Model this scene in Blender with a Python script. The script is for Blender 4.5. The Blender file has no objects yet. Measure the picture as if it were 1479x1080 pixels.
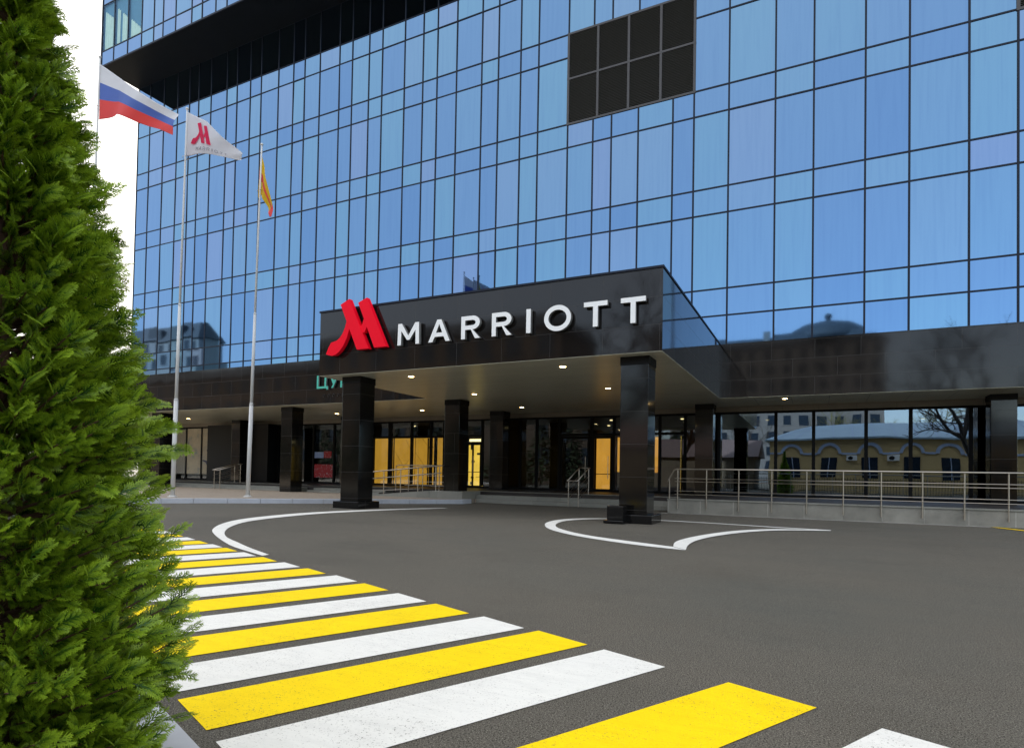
import bpy, bmesh, math, random
from mathutils import Vector, Matrix, Euler
import numpy as np
random.seed(7)
scene = bpy.context.scene
COL = scene.collection

# ------------------------------------------------------------------ camera
cam_d = bpy.data.cameras.new("camera")
cam = bpy.data.objects.new("camera", cam_d); COL.objects.link(cam)
CAM = Vector((7.1587, -22.2254, 1.0567)); YAW, PITCH, ROLL = -0.4639, 0.0209, 0.018
FPX, PY = 884.38, 666.65
_f = Vector((math.sin(YAW)*math.cos(PITCH), math.cos(YAW)*math.cos(PITCH), math.sin(PITCH)))
_r = Vector((math.cos(YAW), -math.sin(YAW), 0)); _u = _r.cross(_f)
_r2 = _r*math.cos(ROLL)+_u*math.sin(ROLL); _u2 = -_r*math.sin(ROLL)+_u*math.cos(ROLL)
M = Matrix(((_r2.x, _u2.x, -_f.x), (_r2.y, _u2.y, -_f.y), (_r2.z, _u2.z, -_f.z)))
cam.matrix_world = Matrix.Translation(CAM) @ M.to_4x4()
cam_d.sensor_width = 36; cam_d.lens = 36*FPX/1479
cam_d.shift_y = (PY-540)/1479; cam_d.clip_start = 0.05; cam_d.clip_end = 2000
scene.camera = cam
scene.render.resolution_x = 1024; scene.render.resolution_y = 747

# ------------------------------------------------------------------ sky and sun
SUN_EL, SUN_AZ = math.radians(34), math.radians(-38)      # azimuth measured from +Y, sun behind the building
world = bpy.data.worlds.new("World"); scene.world = world; world.use_nodes = True
wn, wl = world.node_tree.nodes, world.node_tree.links
wn.clear()
wo = wn.new('ShaderNodeOutputWorld'); bg = wn.new('ShaderNodeBackground'); sky = wn.new('ShaderNodeTexSky')
sky.sky_type = 'NISHITA'; sky.sun_disc = False; sky.sun_elevation = SUN_EL; sky.sun_rotation = SUN_AZ
sky.altitude = 100; sky.air_density = 1.0; sky.dust_density = 1.2; sky.ozone_density = 1.6
bg.inputs['Strength'].default_value = 0.12
tcw = wn.new('ShaderNodeTexCoord'); nzw = wn.new('ShaderNodeTexNoise'); nzw.inputs['Scale'].default_value = 1.6
nzw.inputs['Detail'].default_value = 5; nzw.inputs['Roughness'].default_value = .55
mpw = wn.new('ShaderNodeMapping'); mpw.inputs['Scale'].default_value = (1, 1, 2.2)
sepw = wn.new('ShaderNodeSeparateXYZ')
wl.new(tcw.outputs['Generated'], mpw.inputs['Vector']); wl.new(mpw.outputs[0], nzw.inputs['Vector'])
wl.new(tcw.outputs['Generated'], sepw.inputs[0])
# a bank of bright cloud stands over the half of the sky behind the building
mrw = wn.new('ShaderNodeMapRange'); mrw.inputs[1].default_value = -0.35; mrw.inputs[2].default_value = 0.45
mrw.inputs[3].default_value = 0.0; mrw.inputs[4].default_value = 1.0
wl.new(sepw.outputs[1], mrw.inputs[0])
adw = wn.new('ShaderNodeMath'); adw.operation = 'MULTIPLY_ADD'; adw.inputs[1].default_value = 1.1
wl.new(nzw.outputs['Fac'], adw.inputs[0])
sbw = wn.new('ShaderNodeMath'); sbw.operation = 'SUBTRACT'; sbw.inputs[1].default_value = 0.62
wl.new(mrw.outputs[0], sbw.inputs[0]); wl.new(sbw.outputs[0], adw.inputs[2])
clw = wn.new('ShaderNodeClamp'); wl.new(adw.outputs[0], clw.inputs[0]); clw.inputs['Min'].default_value = 0.42   # thin haze veil everywhere
mxw = wn.new('ShaderNodeMix'); mxw.data_type = 'RGBA'
mxw.inputs['B'].default_value = (6.3, 5.9, 5.2, 1)
wl.new(clw.outputs[0], mxw.inputs['Factor']); wl.new(sky.outputs[0], mxw.inputs['A'])
zz = wn.new('ShaderNodeMapRange'); zz.inputs[1].default_value = 0; zz.inputs[2].default_value = 1; zz.inputs[3].default_value = .38; zz.inputs[4].default_value = 1.45
wl.new(sepw.outputs[2], zz.inputs[0]); cm = wn.new('ShaderNodeVectorMath'); cm.operation = 'SCALE'; cm.inputs[0].default_value = (6.3, 5.9, 5.2)
wl.new(zz.outputs[0], cm.inputs['Scale']); wl.new(cm.outputs[0], mxw.inputs['B'])
wl.new(mxw.outputs['Result'], bg.inputs[0]); wl.new(bg.outputs[0], wo.inputs[0])

sun_d = bpy.data.lights.new("sun", 'SUN'); sun = bpy.data.objects.new("sun", sun_d); COL.objects.link(sun)
sun_d.energy = 3.0; sun_d.angle = math.radians(0.5); sun_d.color = (1, .95, .86)
sd = Vector((math.sin(SUN_AZ)*math.cos(SUN_EL), math.cos(SUN_AZ)*math.cos(SUN_EL), math.sin(SUN_EL)))
sun.rotation_euler = (-sd).to_track_quat('-Z', 'Y').to_euler()
sun.location = (0, 40, 60)

vs = scene.view_settings
vs.view_transform = 'Standard'; vs.look = 'None'; vs.exposure = 1.85; vs.gamma = 1; vs.use_curve_mapping = False
cy = scene.cycles
cy.max_bounces = 10; cy.glossy_bounces = 5; cy.transparent_max_bounces = 12; cy.diffuse_bounces = 4
cy.sample_clamp_indirect = 6

# ------------------------------------------------------------------ materials
class NT:
    def __init__(s, name):
        s.m = bpy.data.materials.new(name); s.m.use_nodes = True
        s.t = s.m.node_tree; s.n = s.t.nodes; s.l = s.t.links
        s.p = s.n['Principled BSDF']; s.out = s.n['Material Output']
    def new(s, t, **kw):
        n = s.n.new('ShaderNode'+t)
        for k, v in kw.items():
            if hasattr(n, k): setattr(n, k, v)
            else: n.inputs[k].default_value = v
        return n
    def link(s, a, b): s.l.new(a, b)
    def obj(s):
        if not hasattr(s, 'tc'): s.tc = s.new('NewGeometry')
        return s.tc.outputs['Position']
    def noise(s, scale, detail=4, rough=.5, vec=None, sc=None):
        n = s.new('TexNoise', Scale=scale, Detail=detail, Roughness=rough)
        v = vec or s.obj()
        if sc:
            mp = s.new('Mapping'); mp.inputs['Scale'].default_value = sc; s.link(v, mp.inputs[0]); v = mp.outputs[0]
        s.link(v, n.inputs['Vector']); return n.outputs['Fac']
    def ramp(s, fac, stops):
        r = s.new('ValToRGB'); e = r.color_ramp.elements
        while len(e) < len(stops): e.new(.5)
        for el, (p, c) in zip(e, stops):
            el.position = p; el.color = (*c, 1) if len(c) == 3 else c
        s.link(fac, r.inputs[0]); return r.outputs[0]
    def mix(s, fac, a, b):
        m = s.new('Mix', data_type='RGBA')
        for v, k in ((fac, 'Factor'), (a, 'A'), (b, 'B')):
            i = [x for x in m.inputs if x.name == k and (x.type == 'RGBA' if k != 'Factor' else x.type == 'VALUE')][0]
            if isinstance(v, (int, float)): i.default_value = v
            elif isinstance(v, tuple): i.default_value = (*v, 1)
            else: s.link(v, i)
        return [o for o in m.outputs if o.type == 'RGBA'][0]
    def math(s, op, a, b=None, c=None):
        m = s.new('Math', operation=op)
        for i, v in enumerate((a, b, c)):
            if v is None: continue
            if isinstance(v, (int, float)): m.inputs[i].default_value = v
            else: s.link(v, m.inputs[i])
        return m.outputs[0]
    def bump(s, h, strength=.3, dist=.01):
        b = s.new('Bump', Strength=strength, Distance=dist); s.link(h, b.inputs['Height']); s.link(b.outputs[0], s.p.inputs['Normal'])
    def base(s, v):
        if isinstance(v, tuple): s.p.inputs['Base Color'].default_value = (*v, 1)
        else: s.link(v, s.p.inputs['Base Color'])
    def set(s, **kw):
        for k, v in kw.items(): s.p.inputs[k.replace('_', ' ')].default_value = v

def plain(name, col, rough=.5, metal=0, var=.15, vs_=6, spec=.5):
    t = NT(name); n = t.noise(vs_, 4, .6)
    t.base(t.mix(n, tuple(c*(1-var) for c in col), tuple(min(1, c*(1+var)) for c in col)))
    t.set(Roughness=rough, Metallic=metal); t.p.inputs['Specular IOR Level'].default_value = spec
    return t.m

def emis(name, col, strength, tex=False):
    t = NT(name); t.base(col); t.set(Roughness=.5)
    t.p.inputs['Emission Color'].default_value = (*col, 1); t.p.inputs['Emission Strength'].default_value = strength
    if tex:
        n = t.noise(2.5, 4, .6, sc=(1, 1, .5)); c = t.ramp(n, [(.3, tuple(x*.8 for x in col)), (.65, col)])
        t.link(c, t.p.inputs['Emission Color'])
    return t.m

def wallvec(t):
    """texture vector running along a wall of any heading: (x+y, z)"""
    s = t.new('SeparateXYZ'); t.link(t.obj(), s.inputs[0])
    a = t.math('ADD', s.outputs[0], s.outputs[1]); c = t.new('CombineXYZ')
    t.link(a, c.inputs[0]); t.link(s.outputs[2], c.inputs[1]); return c.outputs[0]

def granite(name, w=1.25, h=.6, c1=(.003, .0026, .0025), c2=(.012, .0098, .009), rough=.035, offz=0.0, mortar=(.05, .046, .042)):
    t = NT(name); v = wallvec(t)
    mp = t.new('Mapping'); mp.inputs['Location'].default_value = (0.3, -offz, 0); t.link(v, mp.inputs[0])
    b = t.new('TexBrick', Scale=1.0); b.inputs['Brick Width'].default_value = w; b.inputs['Row Height'].default_value = h
    b.inputs['Mortar Size'].default_value = .003; b.inputs['Mortar Smooth'].default_value = 0
    b.inputs['Color1'].default_value = (*c1, 1); b.inputs['Color2'].default_value = (*c2, 1); b.inputs['Mortar'].default_value = (*mortar, 1)
    b.inputs['Bias'].default_value = 0; t.link(mp.outputs[0], b.inputs['Vector'])
    n = t.noise(2.2, 5, .6); sp = t.noise(90, 2, .7)
    c = t.mix(t.math('MULTIPLY', n, .6), b.outputs['Color'], c2)
    c = t.mix(t.math('MULTIPLY', t.ramp(sp, [(.6, (0, 0, 0)), (.75, (1, 1, 1))]), .35), c, (.045, .042, .04))
    t.base(c); t.set(Roughness=rough, IOR=1.45)
    r = t.math('MULTIPLY_ADD', b.outputs['Fac'], .4, rough); r2 = t.math('MULTIPLY_ADD', n, .05, r); t.link(r2, t.p.inputs['Roughness'])
    # every slab lies a hair off true, so reflections break at the joints
    wn_ = t.noise(.55, 2, .5)
    bp_ = t.new('Bump', Strength=.25, Distance=.02); t.link(wn_, bp_.inputs['Height']); t.link(bp_.outputs[0], t.p.inputs['Normal'])
    return t.m

def facade_glass(name):
    t = NT(name); at = t.new('Attribute', attribute_name='pane')
    sx = t.new('SeparateXYZ'); t.link(at.outputs['Vector'], sx.inputs[0])
    st = t.noise(1.0, 4, .6, sc=(9, 9, .35)); bl = t.noise(.25, 3, .5)
    c = t.ramp(sx.outputs[0], [(0, (.108, .208, .362)), (.4, (.128, .232, .375)), (.7, (.132, .258, .372)), (1, (.158, .238, .380))])
    c = t.mix(t.math('MULTIPLY', t.ramp(st, [(.45, (0, 0, 0)), (.8, (1, 1, 1))]), .25), c, (.07, .14, .28))
    t.base(c); t.set(Metallic=1.0, Roughness=.03)
    b = t.new('Bump', Strength=.045, Distance=.02); t.link(t.noise(.8, 2, .4), b.inputs['Height']); t.link(b.outputs[0], t.p.inputs['Normal'])
    return t.m

def shop_glass(name, tint=(.6, .6, .56), base=.055, warp=.35, refl=(.66, .78, .92)):
    t = NT(name); t.n.remove(t.p)
    tr = t.new('BsdfTransparent'); tr.inputs[0].default_value = (*tint, 1)
    gl = t.new('BsdfGlossy', Roughness=.01); gl.inputs[0].default_value = (*refl, 1)
    lw = t.new('Fresnel'); lw.inputs[0].default_value = 1.5
    b = t.new('Bump', Strength=warp, Distance=.02); t.link(t.noise(.5, 1, .4), b.inputs['Height'])
    t.link(b.outputs[0], gl.inputs['Normal'])
    f = t.math('MULTIPLY', t.math('ADD', lw.outputs[0], base), t.math('SUBTRACT', 1.0, t.new('NewGeometry').outputs['Backfacing'])); m = t.new('MixShader')
    t.link(f, m.inputs[0]); t.link(tr.outputs[0], m.inputs[1]); t.link(gl.outputs[0], m.inputs[2]); t.link(m.outputs[0], t.out.inputs[0])
    return t.m

def asphalt():
    t = NT('asphalt')
    big = t.noise(.16, 5, .6); mid = t.noise(1.1, 5, .65, sc=(.35, 1.5, 1)); fine = t.noise(120, 2, .6); gr = t.noise(170, 2, .7); patch = t.noise(.7, 6, .7)
    c = t.ramp(big, [(.32, (.076, .072, .058)), (.50, (.114, .103, .082)), (.66, (.094, .093, .078))])
    c = t.mix(t.math('MULTIPLY', t.ramp(mid, [(.35, (0,)*3), (.7, (1,)*3)]), .5), c, (.142, .126, .101))
    c = t.mix(t.math('MULTIPLY', t.ramp(patch, [(.52, (0,)*3), (.72, (1,)*3)]), .45), c, (.075, .066, .050))
    c = t.mix(t.ramp(fine, [(.38, (1,)*3), (.50, (0, 0, 0))]), c, (.018, .016, .013))
    c = t.mix(t.ramp(gr, [(.58, (0,)*3), (.67, (.75,)*3)]), c, (.45, .42, .35))
    t.base(c); t.set(Roughness=.9); t.p.inputs['Specular IOR Level'].default_value = .25
    t.bump(t.math('ADD', fine, gr), .5, .005); return t.m

def paint(name, c, c2):
    t = NT(name); n = t.noise(3, 4, .6); f = t.noise(95, 3, .8); w = t.noise(1.6, 5, .7); st = t.noise(7, 5, .7, sc=(.5, 2.2, 1)); e = t.noise(26, 4, .8)
    k = t.mix(n, c, c2)
    k = t.mix(t.math('MULTIPLY', t.ramp(st, [(.45, (0,)*3), (.75, (1,)*3)]), .30), k, tuple(x*.72 for x in c2))
    k = t.mix(t.math('MULTIPLY', t.ramp(w, [(.50, (0,)*3), (.72, (1,)*3)]), .22), k, tuple(x*.6 for x in c2))
    hole = t.math('MULTIPLY', t.ramp(f, [(.60, (0,)*3), (.66, (1,)*3)]), t.ramp(w, [(.38, (.15,)*3), (.60, (1,)*3)]))
    chip = t.math('MULTIPLY', t.ramp(e, [(.70, (0,)*3), (.74, (1,)*3)]), .8)
    k = t.mix(hole, k, (.10, .085, .06)); k = t.mix(chip, k, (.12, .10, .08)); t.base(k); t.set(Roughness=.85)
    t.p.inputs['Specular IOR Level'].default_value = .15; t.bump(f, .5, .004); return t.m

def tiles(name, w, h, c1, c2, mortar, rough=.8, wall=False, ms=.004, var=.3):
    t = NT(name); v = wallvec(t) if wall else t.obj()
    b = t.new('TexBrick', Scale=1.0); b.inputs['Brick Width'].default_value = w; b.inputs['Row Height'].default_value = h
    b.inputs['Mortar Size'].default_value = ms; b.inputs['Color1'].default_value = (*c1, 1); b.inputs['Color2'].default_value = (*c2, 1)
    b.inputs['Mortar'].default_value = (*mortar, 1); t.link(v, b.inputs['Vector'])
    n = t.noise(1.7, 5, .65); f = t.noise(40, 3, .7)
    c = t.mix(t.math('MULTIPLY', t.ramp(n, [(.35, (0,)*3), (.7, (1,)*3)]), var), b.outputs['Color'], tuple(x*.5 for x in c1))
    c = t.mix(t.math('MULTIPLY', f, .25), c, tuple(min(1, x*1.3) for x in c2))
    t.base(c); t.set(Roughness=rough); t.bump(t.math('SUBTRACT', t.math('MULTIPLY', f, .3), b.outputs['Fac']), .35, .006); return t.m

def leafmat():
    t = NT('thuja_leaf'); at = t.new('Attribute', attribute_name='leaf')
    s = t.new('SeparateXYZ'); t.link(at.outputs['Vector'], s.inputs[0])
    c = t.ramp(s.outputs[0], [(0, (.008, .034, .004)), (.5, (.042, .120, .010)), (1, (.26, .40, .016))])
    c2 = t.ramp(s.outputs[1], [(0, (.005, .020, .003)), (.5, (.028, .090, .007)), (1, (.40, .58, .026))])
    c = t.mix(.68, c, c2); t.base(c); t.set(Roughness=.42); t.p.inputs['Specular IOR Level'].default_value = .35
    tl = t.new('BsdfTranslucent'); t.link(c, tl.inputs[0]); mx = t.new('MixShader'); mx.inputs[0].default_value = .16
    t.link(t.p.outputs[0], mx.inputs[1]); t.link(tl.outputs[0], mx.inputs[2]); t.link(mx.outputs[0], t.out.inputs[0])
    return t.m

MT = {}
MT['gran'] = granite('polished_granite', 1.3, .61, offz=3.80)
MT['gran_col'] = granite('polished_granite_column', 3.0, .75, c1=(.003, .0028, .0025), c2=(.006, .0055, .005), rough=.06, offz=.30)
MT['gran_base'] = granite('polished_granite_base', 5, 5, c1=(.005, .005, .005), c2=(.007, .007, .007))
MT['glass'] = facade_glass('blue_mirror_glass')
MT['shop'] = shop_glass('storefront_glass')
MT['shop2'] = shop_glass('storefront_glass_reflective', tint=(.3, .3, .29), base=.25, warp=.3, refl=(.56, .74, .95))
MT['mull'] = plain('mullion', (.012, .017, .030), .55, spec=.2)
MT['frame'] = plain('black_frame', (.004, .004, .004), .6, spec=.15)
MT['asphalt'] = asphalt()
MT['white'] = paint('white_paint', (.84, .83, .77), (.75, .745, .70))
MT['yellow'] = paint('yellow_paint', (.97, .72, .004), (.93, .64, .003))
MT['kerb'] = plain('kerb_concrete', (.44, .46, .50), .8, 0, .2, 3)
MT['pave'] = tiles('paver_bricks', .2, .1, (.29, .235, .175), (.35, .285, .215), (.15, .125, .10))
MT['step'] = tiles('step_stone', .9, 4, (.20, .20, .17), (.25, .245, .21), (.09, .09, .08), .6, ms=.003)
MT['wall'] = tiles('ramp_wall_slabs', .92, .46, (.22, .21, .175), (.31, .295, .25), (.46, .44, .38), .65, wall=True, ms=.009, var=.75)
MT['plat'] = tiles('platform_stone', .6, .6, (.018, .014, .011), (.026, .020, .016), (.01, .01, .01), .5)
MT['soil'] = plain('soil', (.05, .038, .026), .95, 0, .4, 12)
MT['steel'] = plain('stainless_steel', (.44, .39, .33), .33, 1.0, .08)
MT['pole'] = plain('pole_white', (.62, .62, .60), .35, 0, .05)
MT['lwhite'] = plain('letter_white', (.93, .93, .91), .4, 0, .02)
MT['lside'] = plain('letter_return', (.10, .10, .10), .4)
MT['red'] = plain('sign_red', (.97, .002, .022), .55, 0, .02, spec=.12)
MT['teal'] = plain('sign_teal', (.06, .48, .36), .4, 0, .05)
MT['louvre'] = plain('louvre', (.06, .06, .055), .5, .1)
MT['dark'] = plain('dark_interior', (.012, .010, .009), .7)
MT['black'] = plain('black_cladding', (.004, .004, .004), .45, spec=.2)
MT['dsoff'] = tiles('dark_soffit', 1.2, 1.2, (.004, .005, .009), (.006, .007, .011), (.002, .002, .003), .5)
MT['down'] = emis('downlight_lamp', (1.0, .66, .26), 9)
MT['lit1'] = emis('amber_panel', (.78, .42, .055), .42, True)
MT['lit2'] = emis('yellow_door_light', (.92, .62, .09), .75, True)
MT['lit3'] = emis('orange_wood_light', (.80, .40, .06), .55, True)
MT['lit0'] = emis('pale_lamp_light', (1, .85, .45), 1.5)
MT['redbrown'] = plain('red_brown_wood', (.10, .020, .010), .4, 0, .4)
MT['gold'] = plain('gold_wallpaper', (.16, .10, .03), .5, 0, .6, 10)

# ------------------------------------------------------------------ mesh builder
class MB:
    def __init__(s): s.v = []; s.f = []; s.mi = []
    def add(s, vs_, fs, mi=0):
        o = len(s.v); s.v += [tuple(v) for v in vs_]; s.f += [tuple(i+o for i in f) for f in fs]; s.mi += [mi]*len(fs); return s
    def box(s, x0, x1, y0, y1, z0, z1, mi=0):
        x0, x1 = min(x0, x1), max(x0, x1); y0, y1 = min(y0, y1), max(y0, y1)
        return s.add([(x0, y0, z0), (x1, y0, z0), (x1, y1, z0), (x0, y1, z0), (x0, y0, z1), (x1, y0, z1), (x1, y1, z1), (x0, y1, z1)],
              [(0, 3, 2, 1), (4, 5, 6, 7), (0, 1, 5, 4), (1, 2, 6, 5), (2, 3, 7, 6), (3, 0, 4, 7)], mi)
    def prism(s, poly, a0, a1, axis='z', mi=0):
        """poly: 2D points. axis z: (x,y) extruded in z; axis y: (x,z) extruded in y; axis x: (y,z) extruded in x"""
        def P(p, a): return {'z': (p[0], p[1], a), 'y': (p[0], a, p[1]), 'x': (a, p[0], p[1])}[axis]
        n = len(poly); vs_ = [P(p, a0) for p in poly]+[P(p, a1) for p in poly]
        fs = [tuple(range(n))[::-1], tuple(range(n, 2*n))]+[(i, (i+1) % n, n+(i+1) % n, n+i) for i in range(n)]
        return s.add(vs_, fs, mi)
    def tube(s, pts, r, n=8, mi=0, r1=None):
        pts = [Vector(p) for p in pts]; N = len(pts)
        for k in range(N):
            d = (pts[min(k+1, N-1)]-pts[max(k-1, 0)]).normalized()
            a = Vector((0, 0, 1)) if abs(d.z) < .9 else Vector((1, 0, 0)); u = d.cross(a).normalized(); w = d.cross(u)
            rr = r if r1 is None else r+(r1-r)*k/max(1, N-1)
            o = len(s.v)
            for i in range(n):
                t = 2*math.pi*i/n; s.v.append(tuple(pts[k]+(u*math.cos(t)+w*math.sin(t))*rr))
            if k:
                for i in range(n): s.f.append((o-n+i, o-n+(i+1) % n, o+(i+1) % n, o+i)); s.mi.append(mi)
        o = len(s.v); s.f += [tuple(range(o-n, o)), tuple(range(o-N*n, o-N*n+n))[::-1]]; s.mi += [mi, mi]; return s
    def lathe(s, prof, c, n=16, mi=0):
        o = len(s.v)
        for r, z in prof:
            for i in range(n):
                t = 2*math.pi*i/n; s.v.append((c[0]+r*math.cos(t), c[1]+r*math.sin(t), c[2]+z))
        for k in range(len(prof)-1):
            for i in range(n): s.f.append((o+k*n+i, o+k*n+(i+1) % n, o+(k+1)*n+(i+1) % n, o+(k+1)*n+i)); s.mi.append(mi)
        s.f += [tuple(range(o, o+n))[::-1], tuple(range(o+(len(prof)-1)*n, o+len(prof)*n))]; s.mi += [mi, mi]; return s
    def build(s, name, mats, parent=None, smooth=False, bevel=0, recalc=True, origin=None):
        if not isinstance(mats, (list, tuple)): mats = [mats]
        vs_ = s.v
        if origin is None:
            xs = [v[0] for v in vs_]; ys = [v[1] for v in vs_]; zs = [v[2] for v in vs_]
            origin = ((min(xs)+max(xs))/2, (min(ys)+max(ys))/2, min(zs))
        me = bpy.data.meshes.new(name); me.from_pydata([(v[0]-origin[0], v[1]-origin[1], v[2]-origin[2]) for v in vs_], [], s.f)
        for m in mats: me.materials.append(MT[m] if isinstance(m, str) else m)
        me.polygons.foreach_set('material_index', s.mi)
        if recalc:
            bm = bmesh.new(); bm.from_mesh(me); bmesh.ops.recalc_face_normals(bm, faces=bm.faces[:]); bm.to_mesh(me); bm.free()
        if smooth: me.polygons.foreach_set('use_smooth', [True]*len(me.polygons))
        o = bpy.data.objects.new(name, me); COL.objects.link(o)
        po = WO.get(parent.name, (0, 0, 0)) if parent else (0, 0, 0)
        if parent: o.parent = parent
        o.location = tuple(a-b for a, b in zip(origin, po)); WO[o.name] = origin
        if bevel:
            b = o.modifiers.new('bevel', 'BEVEL'); b.width = bevel; b.segments = 2; b.limit_method = 'ANGLE'
        return o
WO = {}
def tag(o, label=None, cat=None, group=None, kind=None):
    if label: o['label'] = label
    if cat: o['category'] = cat
    if group: o['group'] = group
    if kind: o['kind'] = kind
    return o
def thing(name, loc, label, cat, group=None):
    o = bpy.data.objects.new(name, None); COL.objects.link(o); o.location = loc; WO[o.name] = tuple(loc)
    o.empty_display_size = .3
    return tag(o, label, cat, group)
def struct(o): o['kind'] = 'structure'; return o
def copy_tree(o, dx, parent=None):
    """copy a thing with all its parts; the top is moved by dx"""
    c = o.copy(); COL.objects.link(c)
    if parent: c.parent = parent
    else: c.location = tuple(Vector(o.location)+Vector(dx))
    for ch in list(o.children): copy_tree(ch, dx, c)
    return c

# ------------------------------------------------------------------ ground and roads
g = MB(); g.add([(-400, -400, 0), (400, -400, 0), (400, 400, 0), (-400, 400, 0)], [(0, 1, 2, 3)])
struct(g.build('ground', 'asphalt', origin=(0, 0, 0)))

def strip(mb, outer, inner, z):
    n = len(outer); vs_ = [(x, y, z) for x, y in outer]+[(x, y, z) for x, y in inner]
    mb.add(vs_, [(i, i+1, n+i+1, n+i) for i in range(n-1)])
def resamp(pts, n=40):
    """smooth curve through points, resampled"""
    P = [Vector(p) for p in pts]; out = []
    for i in range(len(P)-1):
        p0, p1, p2, p3 = P[max(i-1, 0)], P[i], P[i+1], P[min(i+2, len(P)-1)]
        for k in range(6):
            t = k/6
            out.append(.5*((2*p1)+(-p0+p2)*t+(2*p0-5*p1+4*p2-p3)*t*t+(-p0+3*p1-3*p2+p3)*t**3))
    out.append(P[-1])
    L = [0]
    for a, b in zip(out, out[1:]): L.append(L[-1]+(b-a).length)
    res = []; j = 0
    for k in range(n):
        s_ = L[-1]*k/(n-1)
        while j < len(L)-2 and L[j+1] < s_: j += 1
        t = (s_-L[j])/max(1e-9, L[j+1]-L[j]); res.append(tuple(out[j].lerp(out[j+1], min(1, t))))
    return res
# island round the left column
co = [(-3.05, -6.45), (-3.85, -8.21), (-4.32, -10.34), (-4.21, -11.79), (-3.84, -13.05), (-3.21, -14.04), (-2.32, -14.95), (-1.45, -15.57), (-0.45, -16.17), (0.13, -16.47), (1.06, -16.84)]
ci = [(-2.85, -6.5), (-3.5, -8.4), (-3.85, -10.5), (-3.66, -12.1), (-3.24, -13.4), (-2.58, -14.34), (-1.84, -15.08), (-1.07, -15.66), (-0.34, -16.05), (0.33, -16.40), (1.05, -16.73)]
m = MB(); strip(m, resamp(co), resamp(ci), .008)
ho = [(7.4, -7.62), (6.34, -7.5), (5.44, -7.3), (4.47, -7.15), (3.5, -7.15), (2.51, -7.4), (1.94, -7.85), (1.66, -8.62), (1.75, -9.61), (2.09, -10.51), (2.51, -11.22), (3.06, -11.83), (3.68, -12.33), (4.66, -12.88), (5.45, -13.13)]
hi = [(7.4, -7.75), (6.37, -7.68), (5.5, -7.48), (4.57, -7.33), (3.5, -7.33), (2.62, -7.6), (2.16, -8.1), (1.93, -8.85), (2.05, -9.75), (2.33, -10.5), (2.69, -11.06), (3.2, -11.62), (3.8, -12.08), (4.65, -12.52), (5.2, -12.79)]
strip(m, resamp(ho), resamp(hi), .008)
h2o = [(7.4, -7.70), (6.4, -8.15), (5.72, -9.1), (5.33, -10.3), (5.13, -11.35), (5.09, -12.1), (5.2, -12.79)]
h2i = [(7.4, -7.86), (6.5, -8.45), (5.95, -9.3), (5.55, -10.45), (5.36, -11.5), (5.35, -12.35), (5.45, -13.13)]
strip(m, resamp(h2o), resamp(h2i), .0125)
m.add([(3.0, -4.02, .008), (10.85, -4.02, .008), (10.85, -3.94, .008), (3.0, -3.94, .008)], [(0, 1, 2, 3)])
struct(m.build('road_markings', 'white', origin=(0, -10, 0)))
m = MB()
m.add([(10.85, -4.02, .012), (11.0, -4.02, .012), (11.45, -4.85, .012), (11.28, -4.95, .012)], [(0, 1, 2, 3)])
m.add([(11.28, -4.95, .008), (11.45, -4.85, .008), (16, -4.85, .008), (16, -4.95, .008)], [(0, 1, 2, 3)])
struct(m.build('yellow_road_marking', 'yellow', origin=(11, -4.5, 0)))

RT = {'Y1': (6.75, -18.86), 'W2': (6.0, -18.61), 'Y3': (5.47, -18.40), 'W4': (4.95, -18.23), 'Y5': (4.40, -18.04), 'W6': (3.88, -17.85),
      'Y7': (3.32, -17.63), 'W8': (2.79, -17.43), 'Y9': (2.22, -17.25), 'W10': (1.68, -17.07), 'Y11': (1.14, -16.90), 'W12': (.59, -16.72),
      'Y13': (.04, -16.54), 'W14': (-.46, -16.37), 'Y15': (-.97, -16.20), 'W16': (-1.52, -16.0), 'Y17': (-2.08, -15.80), 'W18': (-2.62, -15.6),
      'Y19': (-3.16, -15.4), 'W20': (-3.7, -15.2), 'W0': (7.41, -19.15)}
mw, my = MB(), MB()
for k, (x, y) in RT.items():
    b = .40; e = (.405*1.0, -.157); l = (-.92, -1.98)
    if k in ('Y1', 'W0'): e = (.41, -.165)
    if k == 'Y1': l = (-1.03, -2.0)
    if k == 'W0': l = (-1.05, -2.0)
    q = [(x, y), (x+e[0], y+e[1]), (x+e[0]+l[0], y+e[1]+l[1]), (x+l[0], y+l[1])]
    (my if k[0] == 'Y' else mw).add([(a, c, .004) for a, c in q], [(0, 1, 2, 3)])
struct(mw.build('white_crosswalk_stripes', 'white', origin=(2, -18, 0)))
struct(my.build('yellow_crosswalk_stripes', 'yellow', origin=(2, -18, 0)))

def kerb_line(name, pts, w, z, mat='kerb', seg=1.0):
    """kerb stones end to end along a polyline; the road side is on the left of the direction of travel"""
    mb = MB()
    for a, b in zip(pts, pts[1:]):
        a, b = Vector(a), Vector(b); d = (b-a); L = d.length; d.normalize(); n = Vector((-d.y, d.x))
        k = max(1, round(L/seg))
        for i in range(k):
            p = a+d*(L*i/k+.004); q = a+d*(L*(i+1)/k-.004)
            poly = [(p.x, p.y), (q.x, q.y), (q.x-n.x*w, q.y-n.y*w), (p.x-n.x*w, p.y-n.y*w)]
            mb.prism(poly, -.05, z)
    o = mb.build(name, mat, bevel=.012); return struct(o)
KF = [(-3.95, -3.80), (-7.3, -7.05), (-10.0, -9.75), (-11.6, -11.8), (-14.5, -16.0), (-19, -22), (-26, -30)]
kerb_line('kerb', KF, .16, .15)
kerb_line('kerb', [(-3.95, -3.2), (-3.95, -3.80)], .16, .149)
pv = MB(); 
inn = [(-4.10, -3.2), (-4.10, -3.86)]+[(x-.12, y+.10) for x, y in KF[1:]]
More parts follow.
